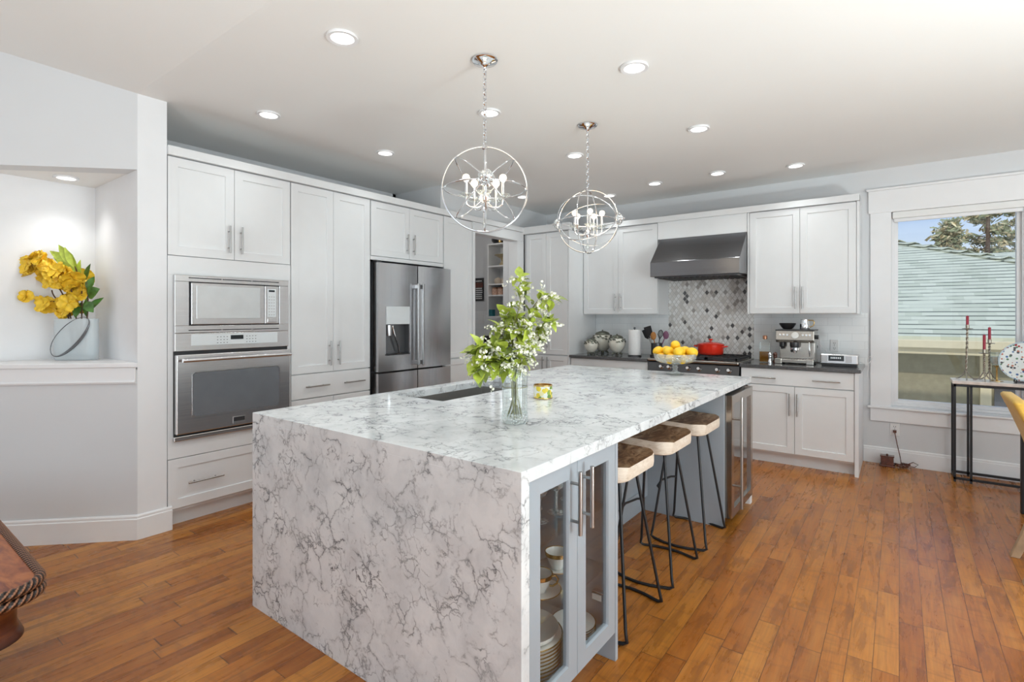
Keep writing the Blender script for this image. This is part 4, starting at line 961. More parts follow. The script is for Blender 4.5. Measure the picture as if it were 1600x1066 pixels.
# red casserole on the far left burner
px_, py_, pz_ = -1.600, 5.66, .9585
t = thing('casserole_pot', (px_, py_, pz_), 'red enamelled round casserole pot with lid on the range', 'pot')
mb = MB(); mb.lathe([(0, 0), (.108, 0), (.122, .008), (.128, .03), (.134, .105), (.130, .105), (.122, .03), (.10, .010), (0, .008)], (px_, py_, pz_), 40)
for s in (-1, 1): mb.tube([V(px_+s*.126, py_-.045, pz_+.085), V(px_+s*.160, py_-.035, pz_+.090), V(px_+s*.168, py_, pz_+.091), V(px_+s*.160, py_+.035, pz_+.090), V(px_+s*.126, py_+.045, pz_+.085)], .008, 8)
mb.obj('body', M['red'], t, smooth=45)
mb = MB(); mb.lathe([(.137, .103), (.138, .110), (.132, .115), (.09, .130), (.03, .138), (0, .139)], (px_, py_, pz_), 40); ld = mb.obj('lid', M['red'], t, smooth=45)
mb = MB(); mb.lathe([(.008, .136), (.008, .148), (.020, .152), (.023, .160), (.018, .167), (0, .168)], (px_, py_, pz_), 20); mb.obj('knob', M['red'], ld, smooth=45)
# oil bottle, mills
t = thing('oil_bottle', (-1.055, 5.56, Z0), 'square glass bottle half full of golden oil beside the mosaic', 'bottle')
bx, by = -1.055, 5.56
mb = MB(); mb.rings([[V(bx+s*a, by+q*b, Z0+z) for s, q in ((-1, -1), (1, -1), (1, 1), (-1, 1))] for a, b, z in ((.046, .03, 0), (.048, .032, .004), (.048, .032, .19), (.042, .028, .205), (.017, .017, .212), (.017, .017, .225))]); mb.obj('glass', M['glass'], t, bevel=.003)
MB().box(bx-.043, bx+.043, by-.027, by+.027, Z0+.006, Z0+.105).obj('oil', M['oil'], t, bevel=.003)
mb = MB(); mb.lathe([(.013, .222), (.020, .226), (.021, .255), (.016, .262), (0, .263)], (bx, by, Z0), 16); mb.obj('stopper', M['cork'], t, smooth=45)
for x, y, lb, m in ((-1.000, 5.50, 'silver pepper mill in front of the oil bottle', M['chrome']), (-.965, 5.56, 'dark wooden salt mill between the bottle and the espresso machine', M['burl'])):
    t = thing('spice_mill', (x, y, Z0), lb, 'mill')
    mb = MB(); mb.lathe([(0, 0), (.020, 0), (.021, .012), (.014, .030), (.013, .045), (.018, .060), (.017, .068)], (x, y, Z0), 18, caps=True); mb.obj('body', m, t, smooth=50)
    mb = MB(); mb.lathe([(.012, .068), (.018, .072), (.020, .084), (.014, .097), (.005, .101), (0, .107)], (x, y, Z0), 18); mb.obj('cap', m, t, smooth=50)

# espresso machine
ex0, ex1, ey0, ey1 = -.955, -.632, 5.50, 5.80
em = thing('espresso_machine', (-.79, 5.65, Z0), 'stainless espresso machine with portafilter on the counter', 'coffee machine')
mb = MB(); mb.box(ex0+.02, ex1-.005, ey0+.13, ey1, Z0+.03, Z0+.20); mb.box(ex0+.0, ex1, ey0+.05, ey1, Z0+.012, Z0+.035); mb.obj('body', M['steelbrown'], em, bevel=.004)
mb = MB(); mb.prism([(ex0, ey0+.045, Z0+.20), (ex0, ey0+.02, Z0+.225), (ex0, ey0+.035, Z0+.315), (ex0, ey1, Z0+.315), (ex0, ey1, Z0+.20)], (ex1-ex0, 0, 0)); hdm = mb.obj('head', M['steelbrown'], em, bevel=.006)
mb = MB(); mb.box(ex0-.004, ex1+.004, ey0+.03, ey1+.004, Z0+.312, Z0+.324); mb.obj('cup_tray', M['darksteel'], em, bevel=.004)
mb = MB(); mb.lathe([(0, 0), (.030, 0), (.033, .004), (.028, .010), (0, .011)], (-.79, ey0+.026, Z0+.268), 24, (0, -1, .13)); mb.obj('pressure_gauge', M['porcelain'], hdm, smooth=40)
for i, x in enumerate((-.915, -.885, -.855, -.725, -.695, -.668)):
    mb = MB(); mb.lathe([(0, 0), (.010, 0), (.010, .006), (0, .007)], (x, ey0+.028, Z0+.275), 14, (0, -1, .15)); mb.obj('button', M['chrome'], hdm, smooth=40)
mb = MB(); mb.lathe([(.042, .205), (.042, .165), (.036, .150), (.0, .150)], (-.80, ey0+.085, Z0), 22); mb.obj('group_head', M['darksteel'], em, smooth=40)
mb = MB(); mb.lathe([(.036, .150), (.036, .128), (.012, .118), (.010, .098), (0, .098)], (-.80, ey0+.085, Z0), 22); pf = mb.obj('portafilter', M['chrome'], em, smooth=40)
mb = MB(); mb.tube([V(-.80, ey0+.05, Z0+.14), V(-.80, ey0-.04, Z0+.132), V(-.80, ey0-.075, Z0+.128)], [.009, .012, .013], 10); mb.obj('grip', M['blackplastic'], pf, smooth=50)
mb = MB(); mb.lathe([(.028, .205), (.026, .16), (.014, .15), (.014, .135), (0, .135)], (-.905, ey0+.085, Z0), 18); mb.obj('grinder_outlet', M['blackplastic'], em, smooth=40)
mb = MB(); mb.tube([V(-.675, ey0+.05, Z0+.205), V(-.672, ey0+.03, Z0+.16), V(-.67, ey0+.035, Z0+.10), V(-.672, ey0+.05, Z0+.075)], .006, 8); mb.obj('steam_wand', M['chrome'], em, smooth=50)
mb = MB(); mb.cyl((ex1, ey0+.10, Z0+.255), (ex1+.028, ey0+.10, Z0+.255), .02, n=16); mb.obj('steam_knob', M['blackplastic'], em, smooth=40)
mb = MB(); mb.box(ex0-.002, ex1+.002, ey0-.02, ey0+.14, Z0+.012, Z0+.045); mb.box(ex0, ex0+.06, ey0-.024, ey0, Z0, Z0+.05); mb.box(ex1-.06, ex1, ey0-.024, ey0, Z0, Z0+.05); dt = mb.obj('drip_tray', M['steelbrown'], em, bevel=.004)
mb = MB()
for i in range(12): mb.box(ex0+.02+i*.024, ex0+.03+i*.024, ey0-.012, ey0+.12, Z0+.045, Z0+.048)
mb.obj('grille', M['darksteel'], dt)
mb = MB()
for x in (ex0+.03, ex1-.03):
    for y in (ey0+.02, ey1-.03): mb.cyl((x, y, Z0), (x, y, Z0+.014), .012, n=10)
mb.obj('feet', M['blackplastic'], em)
mb = MB(); mb.lathe([(.035, .323), (.055, .345), (.072, .372), (.074, .384), (.068, .384), (.05, .352), (0, .345)], (-.872, 5.66, Z0), 26); mb.obj('bean_hopper', M['blackplastic'], em, smooth=40)
t = thing('milk_jug', (-.725, 5.66, Z0+.324), 'shiny steel milk jug standing on top of the espresso machine', 'jug')
mb = MB(); mb.lathe([(0, .001), (.042, .001), (.044, .006), (.042, .05), (.034, .085), (.036, .098), (.033, .098), (.031, .085), (.039, .05), (.04, .01), (0, .008)], (-.725, 5.66, Z0+.324), 26); mb.obj('body', M['chrome'], t, smooth=50)
mb = MB(); mb.tube([V(-.69, 5.66, Z0+.412), V(-.655, 5.66, Z0+.41), V(-.645, 5.66, Z0+.39), V(-.655, 5.66, Z0+.36), V(-.685, 5.66, Z0+.345)], .005, 8); mb.obj('handle', M['gold'], t, smooth=50)
# radio
t = thing('table_radio', (-.435, 5.56, Z0), 'silver tabletop radio with dark display near the counter end', 'radio')
MB().box(-.580, -.288, 5.49, 5.66, Z0+.016, Z0+.108).obj('case', M['steelh'], t, bevel=.012, seg=3)
MB().box(-.57, -.30, 5.50, 5.65, Z0, Z0+.02).obj('base', M['blackplastic'], t, bevel=.003)
MB().box(-.515, -.395, 5.484, 5.492, Z0+.048, Z0+.097).obj('display', M['lcd'], t, bevel=.002)
mb = MB()
for i in range(6): mb.box(-.497+i*.014, -.489+i*.014, 5.4825, 5.486, Z0+.068, Z0+.083)
mb.obj('digits', emitter('blue_lcd_digits', (.35, .55, .75), .15), t)
for x in (-.572, -.385):
    mb = MB()
    for i in range(9): mb.box(x+i*.0055, x+.003+i*.0055, 5.4865, 5.491, Z0+.035, Z0+.095)
    mb.obj('speaker_grille', M['nickel'], t)
# outlets, switch and cords
def outlet(x, z, label, y=YB-.007, cat='outlet', plug=False, w=.072):
    t = thing('wall_outlet', (x, y, z-.058), label, cat)
    MB().box(x-w/2, x+w/2, y-.006, y, z-.058, z+.058).obj('cover_plate', M['whiteplastic'], t, bevel=.003)
    mb = MB()
    for dz in (-.024, .024):
        for dx in (-.007, .007): mb.box(x+dx-.0015, x+dx+.0015, y-.0068, y-.005, z+dz-.004, z+dz+.008)
        mb.cyl((x, y-.0068, z+dz-.011), (x, y-.005, z+dz-.011), .003, n=8)
    mb.cyl((x, y-.0068, z), (x, y-.005, z), .003, n=8)
    mb.obj('slots', M['dark'], t); return t
outlet(-.505, 1.078, 'white wall outlet on the pale tiles above the radio')
outlet(-.655, 1.085, 'white wall outlet on the tiles just beside the espresso machine, plugged in')
outlet(-.033, .327, 'white wall outlet below the window with a cord plugged in', YB)
mb = MB(); mb.box(-.668, -.642, YB-.045, YB-.0135, 1.05, 1.078); mb.tube([V(-.655, YB-.04, 1.06), V(-.655, YB-.07, 1.03), V(-.668, YB-.08, .97), V(-.664, YB-.10, .925), V(-.640, YB-.13, .9195), V(-.60, YB-.17, .9195), V(-.56, YB-.20, .9195)], .0042, 8)
mb.obj('power_cord', M['blackplastic'], smooth=50, label='black power cord hanging from the outlet beside the espresso machine', cat='cord')
mb = MB(); mb.tube([V(-.655, YB-.02, 1.11), V(-.63, YB-.035, 1.10), V(-.59, YB-.05, 1.05), V(-.56, YB-.08, 1.01), V(-.545, YB-.24, .95)], .0022, 6)
mb.obj('thin_cord', M['whiteplastic'], smooth=50, label='thin white cord running from the outlet down to the radio', cat='cord')
mb = MB(); mb.tube([V(-.30, 5.66, .96), V(-.245, 5.70, .93), V(-.215, 5.72, .945), V(-.20, 5.75, .975), V(-.215, 5.78, 1.0), V(-.235, 5.80, .97), V(-.228, 5.82, .91), V(-.24, 5.85, .80)], .0028, 6)
mb.obj('thin_cord', M['whiteplastic'], smooth=50, label='white cord looping past the end of the counter beside the radio', cat='cord')
t = thing('wooden_burner_box', (-.088, 5.825, 0), 'small reddish brown wooden box on the floor under the window', 'box')
mb = MB(); mb.box(-.145, -.03, 5.785, 5.865, 0, .018); mb.obj('base', M['burl'], t, bevel=.004)
mb = MB(); mb.box(-.135, -.04, 5.795, 5.855, .018, .088); mb.obj('body', M['burl'], t, bevel=.004)
mb = MB(); mb.box(-.140, -.035, 5.79, 5.86, .088, .100); mb.lathe([(.006, .10), (.010, .106), (.006, .113), (0, .114)], (-.088, 5.825, 0), 12); mb.obj('lid', M['burl'], t, bevel=.003)
pts = [V(-.033, 5.90, .31), V(-.030, 5.885, .29), V(-.015, 5.87, .20), V(.005, 5.86, .10), V(.015, 5.85, .03), V(-.02, 5.83, .012)]
for i in range(30):
    q = i*.85; pts.append(V(.02 + math.cos(q)*(.045+.03*math.sin(i*1.7)), 5.83 + math.sin(q)*.045, .008 + .030*abs(math.sin(i*.9))))
pts += [V(.11, 5.84, .02), V(.135, 5.845, .045), V(.10, 5.85, .06), V(.03, 5.84, .02), V(-.025, 5.83, .03)]
mb = MB(); mb.box(-.046, -.02, 5.888, 5.915, .30, .322); mb.tube(pts, .0038, 6); mb.obj('tangled_cord', M['burl'], smooth=60, label='tangled dark cord between the low outlet and the wooden box', cat='cord')

# ------------------------------------------------------------------ things on the island
bx, by = -1.40, 4.00
t = thing('pedestal_bowl', (bx, by, IT), 'cut glass pedestal bowl holding lemons on the far end of the island', 'bowl')
mb = MB(); mb.lathe([(0, .0), (.066, .0), (.070, .004), (.055, .010), (.022, .024), (.016, .040), (.024, .055), (.016, .066), (.026, .076), (.05, .082)], (bx, by, IT), 30, lobes=10, amp=.03); mb.obj('foot', M['crystal'], t, smooth=60)
mb = MB(); mb.lathe([(.045, .080), (.105, .088), (.142, .104), (.157, .130), (.163, .162), (.159, .162), (.151, .131), (.136, .109), (.10, .094), (0, .088)], (bx, by, IT), 40, lobes=20, amp=.012); mb.obj('bowl', M['crystal'], t, smooth=60)
rl = random.Random(5)
lem = None; spots = []
for k in range(7): q = k*2*math.pi/7 + .2; spots.append((.102*math.cos(q), .102*math.sin(q), .128))
spots.append((0, 0, .124))
for k in range(5): q = k*2*math.pi/5 + .55; spots.append((.070*math.cos(q), .070*math.sin(q), .180))
spots.append((0, .005, .224))
spots.append((-.128, -.02, .176)); spots.append((.128, .01, .176)); spots.append((.06, -.105, .180))
LN = ['front-facing lower lemon', 'lower lemon', 'lower lemon', 'lower lemon', 'lower lemon', 'lower lemon', 'lower lemon', 'buried bottom lemon']
for i, (x, y, z) in enumerate(spots):
    if lem is None:
        mb = MB(); P = []
        for j in range(15):
            u = j/14; a = -math.pi/2 + math.pi*u; rad = .0335*math.cos(a)**.9 if abs(math.cos(a)) > 1e-6 else 0; P.append((rad + (.004 if 0 < j < 14 else 0), .042*math.sin(a) + (.004 if j > 12 else 0)))
        mb.lathe(P, (0, 0, 0), 20, (1, 0, 0)); o = lem = mb.obj('lemon', M['lemon'], smooth=70, local=True)
    else: o = dup(lem)
    o.location = (bx+x, by+y, IT+z); o.rotation_euler = (rl.uniform(-.5, .5), rl.uniform(-.6, .6), rl.uniform(0, 6.28))
    o['category'] = 'lemon'; o['group'] = 'lemons heaped in the pedestal bowl'
    o['label'] = 'topmost lemon of the heap in the pedestal bowl' if i == 13 else ('yellow lemon in the bottom layer of the pedestal bowl heap' if i < 8 else 'yellow lemon in the middle layer of the pedestal bowl heap')
mb = MB(); cx, cy = -1.585, 2.41
t = thing('candle_tin', (cx, cy, IT), 'small round candle tin printed with lemons on the island', 'candle')
mb.lathe([(0, 0), (.050, 0), (.0515, .003), (.0515, .006)], (cx, cy, IT), 36); mb.lathe([(.0515, .004), (.0515, .070)], (cx, cy, IT), 36); mb.obj('tin', M['lemontin'], t, smooth=40)
mb = MB(); mb.lathe([(.0518, .068), (.0530, .072), (.0515, .076), (.0490, .076), (.0485, .060), (.048, .052), (0, .051)], (cx, cy, IT), 36); mb.lathe([(.0505, 0), (.053, .002), (.0525, .006), (.051, .007)], (cx, cy, IT), 36); mb.obj('rim', M['gold'], t, smooth=40)

# blossom vase
vx, vy = -1.322, 1.790
vs = thing('flower_vase', (vx, vy, IT), 'tall clear glass cylinder vase holding white blossom branches', 'vase')
mb = MB(); mb.lathe([(0, .001), (.050, .001), (.054, .006), (.055, .02), (.0555, .235), (.0545, .238), (.0525, .236), (.0515, .03), (.046, .022), (0, .020)], (vx, vy, IT), 40); mb.obj('body', M['glass'], vs, smooth=50)
mb = MB(); mb.lathe([(0, .0005), (.0545, .0005), (.0570, .010), (.0565, .034), (.0555, .045)], (vx, vy, IT), 36, lobes=12, amp=.02); mb.obj('cut_base', M['crystal'], vs, smooth=60)
mb = MB(); mb.torus((vx, vy, IT+.154), .0545, .0012, n=40); mb.obj('water_line', M['stemgreen'], vs, smooth=60)
RV = V(.801, .598, 0); FV = V(-.598, .801, 0); UP = V(0, 0, 1)
def leaf(mb, p, d, n, L, Wd, curl=.25):
    d = d.normalized(); n = (n - d*n.dot(d)); n = n.normalized() if n.length > 1e-4 else d.orthogonal().normalized(); s = d.cross(n)
    prof = ((0, .02), (.18, .62), (.42, 1.0), (.68, .78), (.88, .36), (1, .02)); vs_ = []
    for t_, w in prof:
        c = p + d*L*t_ - n*(curl*L*t_*t_); h = Wd*.5*w; vs_.append((mb.b.verts.new(c + s*h + n*h*.35), mb.b.verts.new(c), mb.b.verts.new(c - s*h + n*h*.35)))
    for a, b in zip(vs_, vs_[1:]):
        mb._fv([a[0], b[0], b[1], a[1]]); mb._fv([a[1], b[1], b[2], a[2]])
def floret(mb, p, n, r):
    n = n.normalized(); u = n.orthogonal().normalized(); w = n.cross(u)
    for k in range(5):
        a = 2*math.pi*k/5; e = u*math.cos(a) + w*math.sin(a); f = n.cross(e)
        mb.face([p, p + e*r*.6 + f*r*.42 + n*r*.25, p + e*r + n*r*.3, p + e*r*.6 - f*r*.42 + n*r*.25])
    mb.ball(p + n*r*.15, r*.28, 6, 4)
def catm(P, n=8):
    out_ = []
    for i in range(len(P)-1):
        a, b, c, d = P[max(i-1, 0)], P[i], P[i+1], P[min(i+2, len(P)-1)]
        for k in range(n):
            t_ = k/n; out_.append(.5*((2*b) + (c-a)*t_ + (2*a-5*b+4*c-d)*t_*t_ + (3*b-a-3*c+d)*t_**3))
    out_.append(P[-1]); return out_
rb = random.Random(21)
def branch(way, label, nleaf, nrac, lsz=(.036, .064)):
    """way: (right, up, away) offsets in metres from the vase foot"""
    base = V(vx, vy, IT)
    P = catm([base + RV*a + UP*b + FV*c for a, b, c in way], 7)
    t = thing('blossom_branch', tuple(base + RV*way[0][0] + UP*way[0][1] + FV*way[0][2]), label, 'flowers', 'blossom branches in the tall glass vase')
    mb = MB(); mb.tube(P, [.0042 - .0028*i/len(P) for i in range(len(P))], 7); mb.obj('stem', M['stemgreen'], t, smooth=60)
    out_i = [i for i, p in enumerate(P) if p.z > IT + .225]
    mb = MB()
    for k in range(int(nleaf*1.55)):
        i = out_i[min(int(len(out_i)*(k+.5)/(nleaf*1.55)), len(out_i)-1)]; p = P[i]; tg = (P[min(i+1, len(P)-1)] - P[i-1]).normalized()
        rv = V(rb.gauss(0, 1), rb.gauss(0, 1), rb.gauss(.1, .8)).normalized(); d = (rv + tg*.35).normalized()
        L = rb.uniform(*lsz); leaf(mb, p + d*.006, d, V(rb.gauss(0, .5), rb.gauss(0, .5), 1), L, L*.72, rb.uniform(.1, .55))
    mb.obj('leaves', [M['leaf'], M['leafbright'], M['leafdeep']], t, smooth=70)
    me = t.children[-1].data if False else [c for c in t.children if c.name.startswith('leaves')][0].data
    for i, f in enumerate(me.polygons): f.material_index = (0, 1, 2, 0, 1)[(i//10) % 5]
    mb = MB()
    for k in range(int(nrac*1.3)):
        i = rb.choice(out_i); p = P[i]; d = V(rb.gauss(0, 1), rb.gauss(0, 1), rb.gauss(-.15, .7)).normalized(); Ln = rb.uniform(.045, .09)
        for j in range(12):
            s_ = (j+1)/12*Ln; q = p + d*s_ + V(0, 0, -1)*(s_*s_*2.5); e = V(rb.gauss(0, 1), rb.gauss(0, 1), rb.gauss(0, 1)).normalized()
            floret(mb, q + e*.006, e, rb.uniform(.0055, .0085))
    mb.obj('blossoms', M['blossom'], t); return t
branch([(.008, .022, .01), (.0, .12, .0), (-.008, .235, .0), (-.01, .33, .0), (.0, .42, -.01), (.02, .50, -.01), (.03, .58, .0), (.015, .625, .01)], 'tallest blossom branch, rising upright from the vase', 34, 22)
branch([(-.02, .022, -.01), (.01, .12, -.02), (.0, .235, -.02), (.02, .34, -.01), (.05, .43, .0), (.09, .51, .01), (.13, .535, .0), (.165, .525, -.01)], 'blossom branch with its tip arching over to the side at the top', 28, 22)
branch([(.02, .022, .02), (.0, .12, .01), (.0, .235, .01), (.05, .32, .03), (.10, .37, .03), (.14, .41, .03), (.155, .435, .02)], 'blossom branch reaching sideways toward the corner cabinet at mid height', 26, 22)
branch([(.03, .022, -.01), (.01, .12, .0), (-.02, .235, -.02), (-.06, .30, -.03), (-.11, .325, -.03), (-.15, .31, -.02), (-.170, .27, -.02)], 'blossom branch drooping low toward the sink', 46, 34, (.046, .076))
branch([(.0, .022, -.03), (-.01, .12, -.02), (-.015, .235, -.03), (-.05, .27, -.05), (-.09, .265, -.05), (-.135, .235, -.05), (-.165, .205, -.05)], 'lowest blossom branch, hanging just above the sink edge', 44, 34, (.048, .080))
branch([(-.03, .022, .02), (-.005, .12, .015), (-.01, .235, .01), (-.04, .34, .02), (-.06, .40, .02), (-.04, .46, .02)], 'short leafy blossom branch in the middle of the bouquet', 34, 24)
branch([(.01, .022, -.02), (.005, .12, -.01), (.015, .235, -.03), (.04, .30, -.05), (.05, .36, -.05), (.06, .42, -.04)], 'short blossom branch at the front of the bouquet', 30, 22)

# ------------------------------------------------------------------ corner niche: vase with yellow orchids
NZ = 1.0832; nx, ny = -4.300, 1.010
t = thing('niche_vase', (nx, ny, NZ), 'oval clear glass vase with a dark ring swirl in the niche', 'vase')
F2 = V(-.7009, .7133, 0); R2 = V(.7133, .7009, 0)   # along the diagonal's depth and width
def oval(a, b, z, n=36, ex=2.6):
    o_ = []
    for k in range(n):
        q = 2*math.pi*k/n; c_, s_ = math.cos(q), math.sin(q)
        o_.append(V(nx, ny, NZ+z) + RV*(a*math.copysign(abs(c_)**(2/ex), c_)) + FV*(b*math.copysign(abs(s_)**(2/ex), s_)))
    return o_
VA, VB_, VH = .134, .055, .268
mb = MB(); mb.rings([oval(VA*.94, VB_*.9, .0), oval(VA, VB_, .008), oval(VA, VB_, VH-.004), oval(VA*.99, VB_*.97, VH), oval(VA*.96, VB_*.88, VH), oval(VA*.95, VB_*.86, .03), oval(VA*.85, VB_*.7, .022)]); mb.obj('body', M['frost'], t, smooth=50)
mb = MB(); pts = []; rr = []; PXM = 3.41/810
for k in range(64):
    q = 2*math.pi*k/64; u, w = math.cos(q), math.sin(q)
    x = (40*u*.68 + 16*w*.73)*PXM; zz = (36 + 40*u*.70 - 16*w*.68)*PXM
    pts.append(V(nx, ny, NZ+zz) + RV*(x - .003) - FV*(VB_ + .001 - .012*abs(u)**3)); rr.append(.0022 + .0075*max(0, w)**1.5)
mb.tube(pts, rr, 8, True); mb.obj('dark_ring', M['gunmetal'], t, smooth=60)
mb = MB(); mb.rings([oval(VA*.8, VB_*.7, .024), oval(VA*.85, VB_*.75, .034), oval(VA*.8, VB_*.7, .040)]); mb.obj('base_swirl', M['gunmetal'], t, smooth=50)
ro = random.Random(9)
PXM = 3.41/810   # metres per pixel at the vase
def npt(px, py, dz=0): return V(nx, ny, NZ) + RV*((px-108)*PXM) + UP*((560-py)*PXM) + FV*dz
def orchid(label, stempx, flowers, leaves=()):
    P = catm([npt(*p) for p in stempx], 6)
    t = thing('orchid_spray', tuple(P[0]), label, 'flowers', 'yellow sprays in the niche vase')
    mb = MB(); mb.tube(P, .0042, 7); mb.obj('stem', M['twig'], t, smooth=60)
    if flowers:
        mb = MB()
        for px, py, r in flowers:
            for l in range(2):
                c = npt(px, py, ro.uniform(-.05, .05)); n_ = (-FV + V(ro.gauss(0, .5), ro.gauss(0, .5), ro.gauss(.1, .5))).normalized(); u = n_.orthogonal().normalized(); w = n_.cross(u); r_ = r*PXM*ro.uniform(.8, 1.05)
                a0 = ro.uniform(0, 6.28)
                for k in range(5):
                    a = a0 + k*2*math.pi/5 + ro.uniform(-.12, .12); d = u*math.cos(a) + w*math.sin(a)
                    s_ = d.cross(n_); Q = [(0, .05, 0), (.3, .38, .06), (.62, .52, .14), (.86, .46, .20), (1.0, .22, .22 + ro.uniform(-.12, .12))]
                    vv = []
                    for t_, wd, h in Q: vv.append([mb.b.verts.new(c + d*r_*t_ + s_*r_*wd*e + n_*r_*(h + .10*math.sin(e*5+k))) for e in (-1, -.5, 0, .5, 1)])
                    for A_, B_ in zip(vv, vv[1:]):
                        for j in range(4): mb._fv([A_[j], B_[j], B_[j+1], A_[j+1]])
        mb.obj('petals', M['petal'], t, smooth=70)
    if leaves:
        mb = MB()
        for (px, py), (qx, qy), w in leaves:
            a, b = npt(px, py, ro.uniform(-.03, .03)), npt(qx, qy, ro.uniform(-.05, .03)); leaf(mb, a, b-a, -FV + V(ro.gauss(0, .35), ro.gauss(0, .35), .4), (b-a).length, w*PXM, .12)
        mb.obj('leaves', leaves and (M['leafbright'] if 'lime' in label else M['leafdark']), t, smooth=70)
    return t
orchid('yellow flower spray bending far out to the side, uppermost blossoms', [(105, 552), (100, 500), (92, 470), (78, 445), (55, 425), (40, 410)], [(40, 412, 14), (50, 402, 14), (62, 405, 13), (38, 420, 9), (55, 418, 15), (66, 416, 13), (58, 432, 14), (46, 428, 11)])
orchid('yellow flower spray in the middle of the niche bouquet', [(110, 552), (108, 500), (104, 470), (98, 445), (90, 428)], [(74, 428, 14), (86, 422, 14), (98, 428, 15), (108, 434, 16), (92, 440, 15), (112, 446, 14), (104, 452, 14), (84, 442, 12), (72, 440, 11), (120, 450, 10), (115, 460, 12)])
orchid('yellow flower spray hanging lowest over the vase rim', [(104, 552), (98, 505), (90, 480), (78, 470), (66, 470)], [(56, 470, 12), (66, 476, 14), (78, 478, 12), (90, 470, 14), (96, 482, 14), (104, 472, 13), (86, 488, 12), (110, 480, 10)])
orchid('thin twig with one faded yellow flower hung apart from the bouquet', [(102, 552), (95, 490), (74, 462), (70, 452)], [(39, 462, 10)])
orchid('lime green leafy stem standing tallest in the niche vase', [(114, 552), (116, 500), (116, 450), (106, 415)], [], [((106, 414), (74, 392), 15), ((108, 416), (86, 383), 16), ((110, 418), (97, 386), 9), ((112, 424), (80, 402), 13), ((112, 440), (108, 404), 16)])
orchid('dark green leafy stem on the wall side of the niche vase', [(120, 552), (124, 505), (126, 470), (124, 440)], [], [((120, 436), (136, 413), 9), ((126, 452), (132, 430), 13), ((126, 462), (146, 450), 22), ((130, 470), (142, 486), 16), ((122, 495), (126, 464), 12), ((112, 495), (114, 470), 12), ((128, 486), (146, 462), 14)])
# ------------------------------------------------------------------ console table under the window
ct = thing('console_table', (.95, 5.77, 0), 'narrow stone-topped console table with black metal frame under the window', 'table')
cx0, cx1, cy0, cy1, cz_ = .352, 1.55, 5.615, 5.880, .835
MB().box(cx0, cx1, cy0, cy1, .808, cz_).obj('top', M['marbletop'], ct, bevel=.005)
mb = MB(); s = .016
for zz in (.787, .020):
    mb = MB()
    for y0 in (cy0+.006, cy1-.006-s): mb.box(cx0+.01, cx1-.01, y0, y0+s, zz, zz+.019)
    for x0 in (cx0+.008, cx1-.008-s): mb.box(x0, x0+s, cy0+.006, cy1-.006, zz+.0015, zz+.0175)
    mb.obj('frame', M['blackmetal'], ct)
for x0 in (cx0+.008, .462, cx1-.12, cx1-.008-s):
    for y0 in (cy0+.006, cy1-.006-s):
        MB().box(x0, x0+s, y0, y0+s, 0, .795).obj('leg', M['blackmetal'], ct)
def candlestick(x, y, Hs, label, lean=0):
    z0 = cz_; t = thing('candlestick', (x, y, z0), label, 'candlestick', 'twisted pewter candlesticks on the console table')
    mb = MB()
    for k in range(3):
        q = k*2*math.pi/3 + .5; d = V(math.cos(q), math.sin(q), 0); c = V(x, y, z0)
        mb.tube([c + UP*.075, c + d*.012 + UP*.058, c + d*.03 + UP*.025, c + d*.052 + UP*.008, c + d*.068 + UP*.0045, c + d*.076 + UP*.009], .0045, 7)
    mb.obj('tripod', M['pewter'], t, smooth=60)
    mb = MB(); n = 46
    for s_ in (0, math.pi):
        mb.tube([V(x + lean*i/n + .0045*math.cos(i*.62+s_), y + .0045*math.sin(i*.62+s_), z0 + .07 + (Hs-.07)*i/n) for i in range(n+1)], .0048, 6)
    mb.obj('stem', M['pewter'], t, smooth=60)
    mb = MB(); mb.lathe([(.004, -.004), (.034, .0), (.036, .004), (.012, .006), (.0125, .034), (.0105, .034), (.010, .008), (0, .008)], (x+lean, y, z0+Hs), 18); mb.obj('drip_cup', M['pewter'], t, smooth=50)
    return V(x+lean, y, z0+Hs)
def candle(p, L, label):
    mb = MB(); mb.lathe([(0, .009), (.0098, .009), (.0098, L), (.007, L+.004), (0, L+.003)], p, 16); mb.cyl(p + UP*(L+.002), p + UP*(L+.012), .001, n=5)
    mb.obj('candle', M['candle'], smooth=50, label=label, cat='candle', group='dark red candles on the console table')
p = candlestick(.452, 5.790, .425, 'tallest twisted pewter candlestick, standing alone near the table end', .008); candle(p, .105, 'dark red candle in the tallest, separate candlestick')
p = candlestick(.560, 5.735, .225, 'shortest twisted pewter candlestick, front one of the close pair'); candle(p, .150, 'dark red candle in the front candlestick of the close pair')
p = candlestick(.600, 5.815, .305, 'twisted pewter candlestick, rear one of the close pair'); candle(p, .130, 'dark red candle in the rear candlestick of the close pair')
t = thing('votive_goblet', (.640, 5.775, cz_), 'frosted white glass candle goblet on the console beside the candlesticks', 'candle holder')
mb = MB(); mb.lathe([(0, 0), (.04, 0), (.04, .004), (.008, .012), (.006, .10), (.012, .118), (.030, .130)], (.640, 5.775, cz_), 20); mb.obj('foot', M['gold'], t, smooth=50)
mb = MB(); mb.lathe([(0, .130), (.030, .132), (.042, .165), (.045, .235), (.042, .235), (.039, .168), (.026, .138), (0, .136)], (.640, 5.775, cz_), 22); mb.obj('cup', M['smoke'], t, smooth=50)
mb = MB(); mb.lathe([(0, .138), (.026, .139), (.0375, .168), (.039, .200), (0, .198)], (.640, 5.775, cz_), 22); mb.obj('white_wax', M['cream'], t, smooth=50)
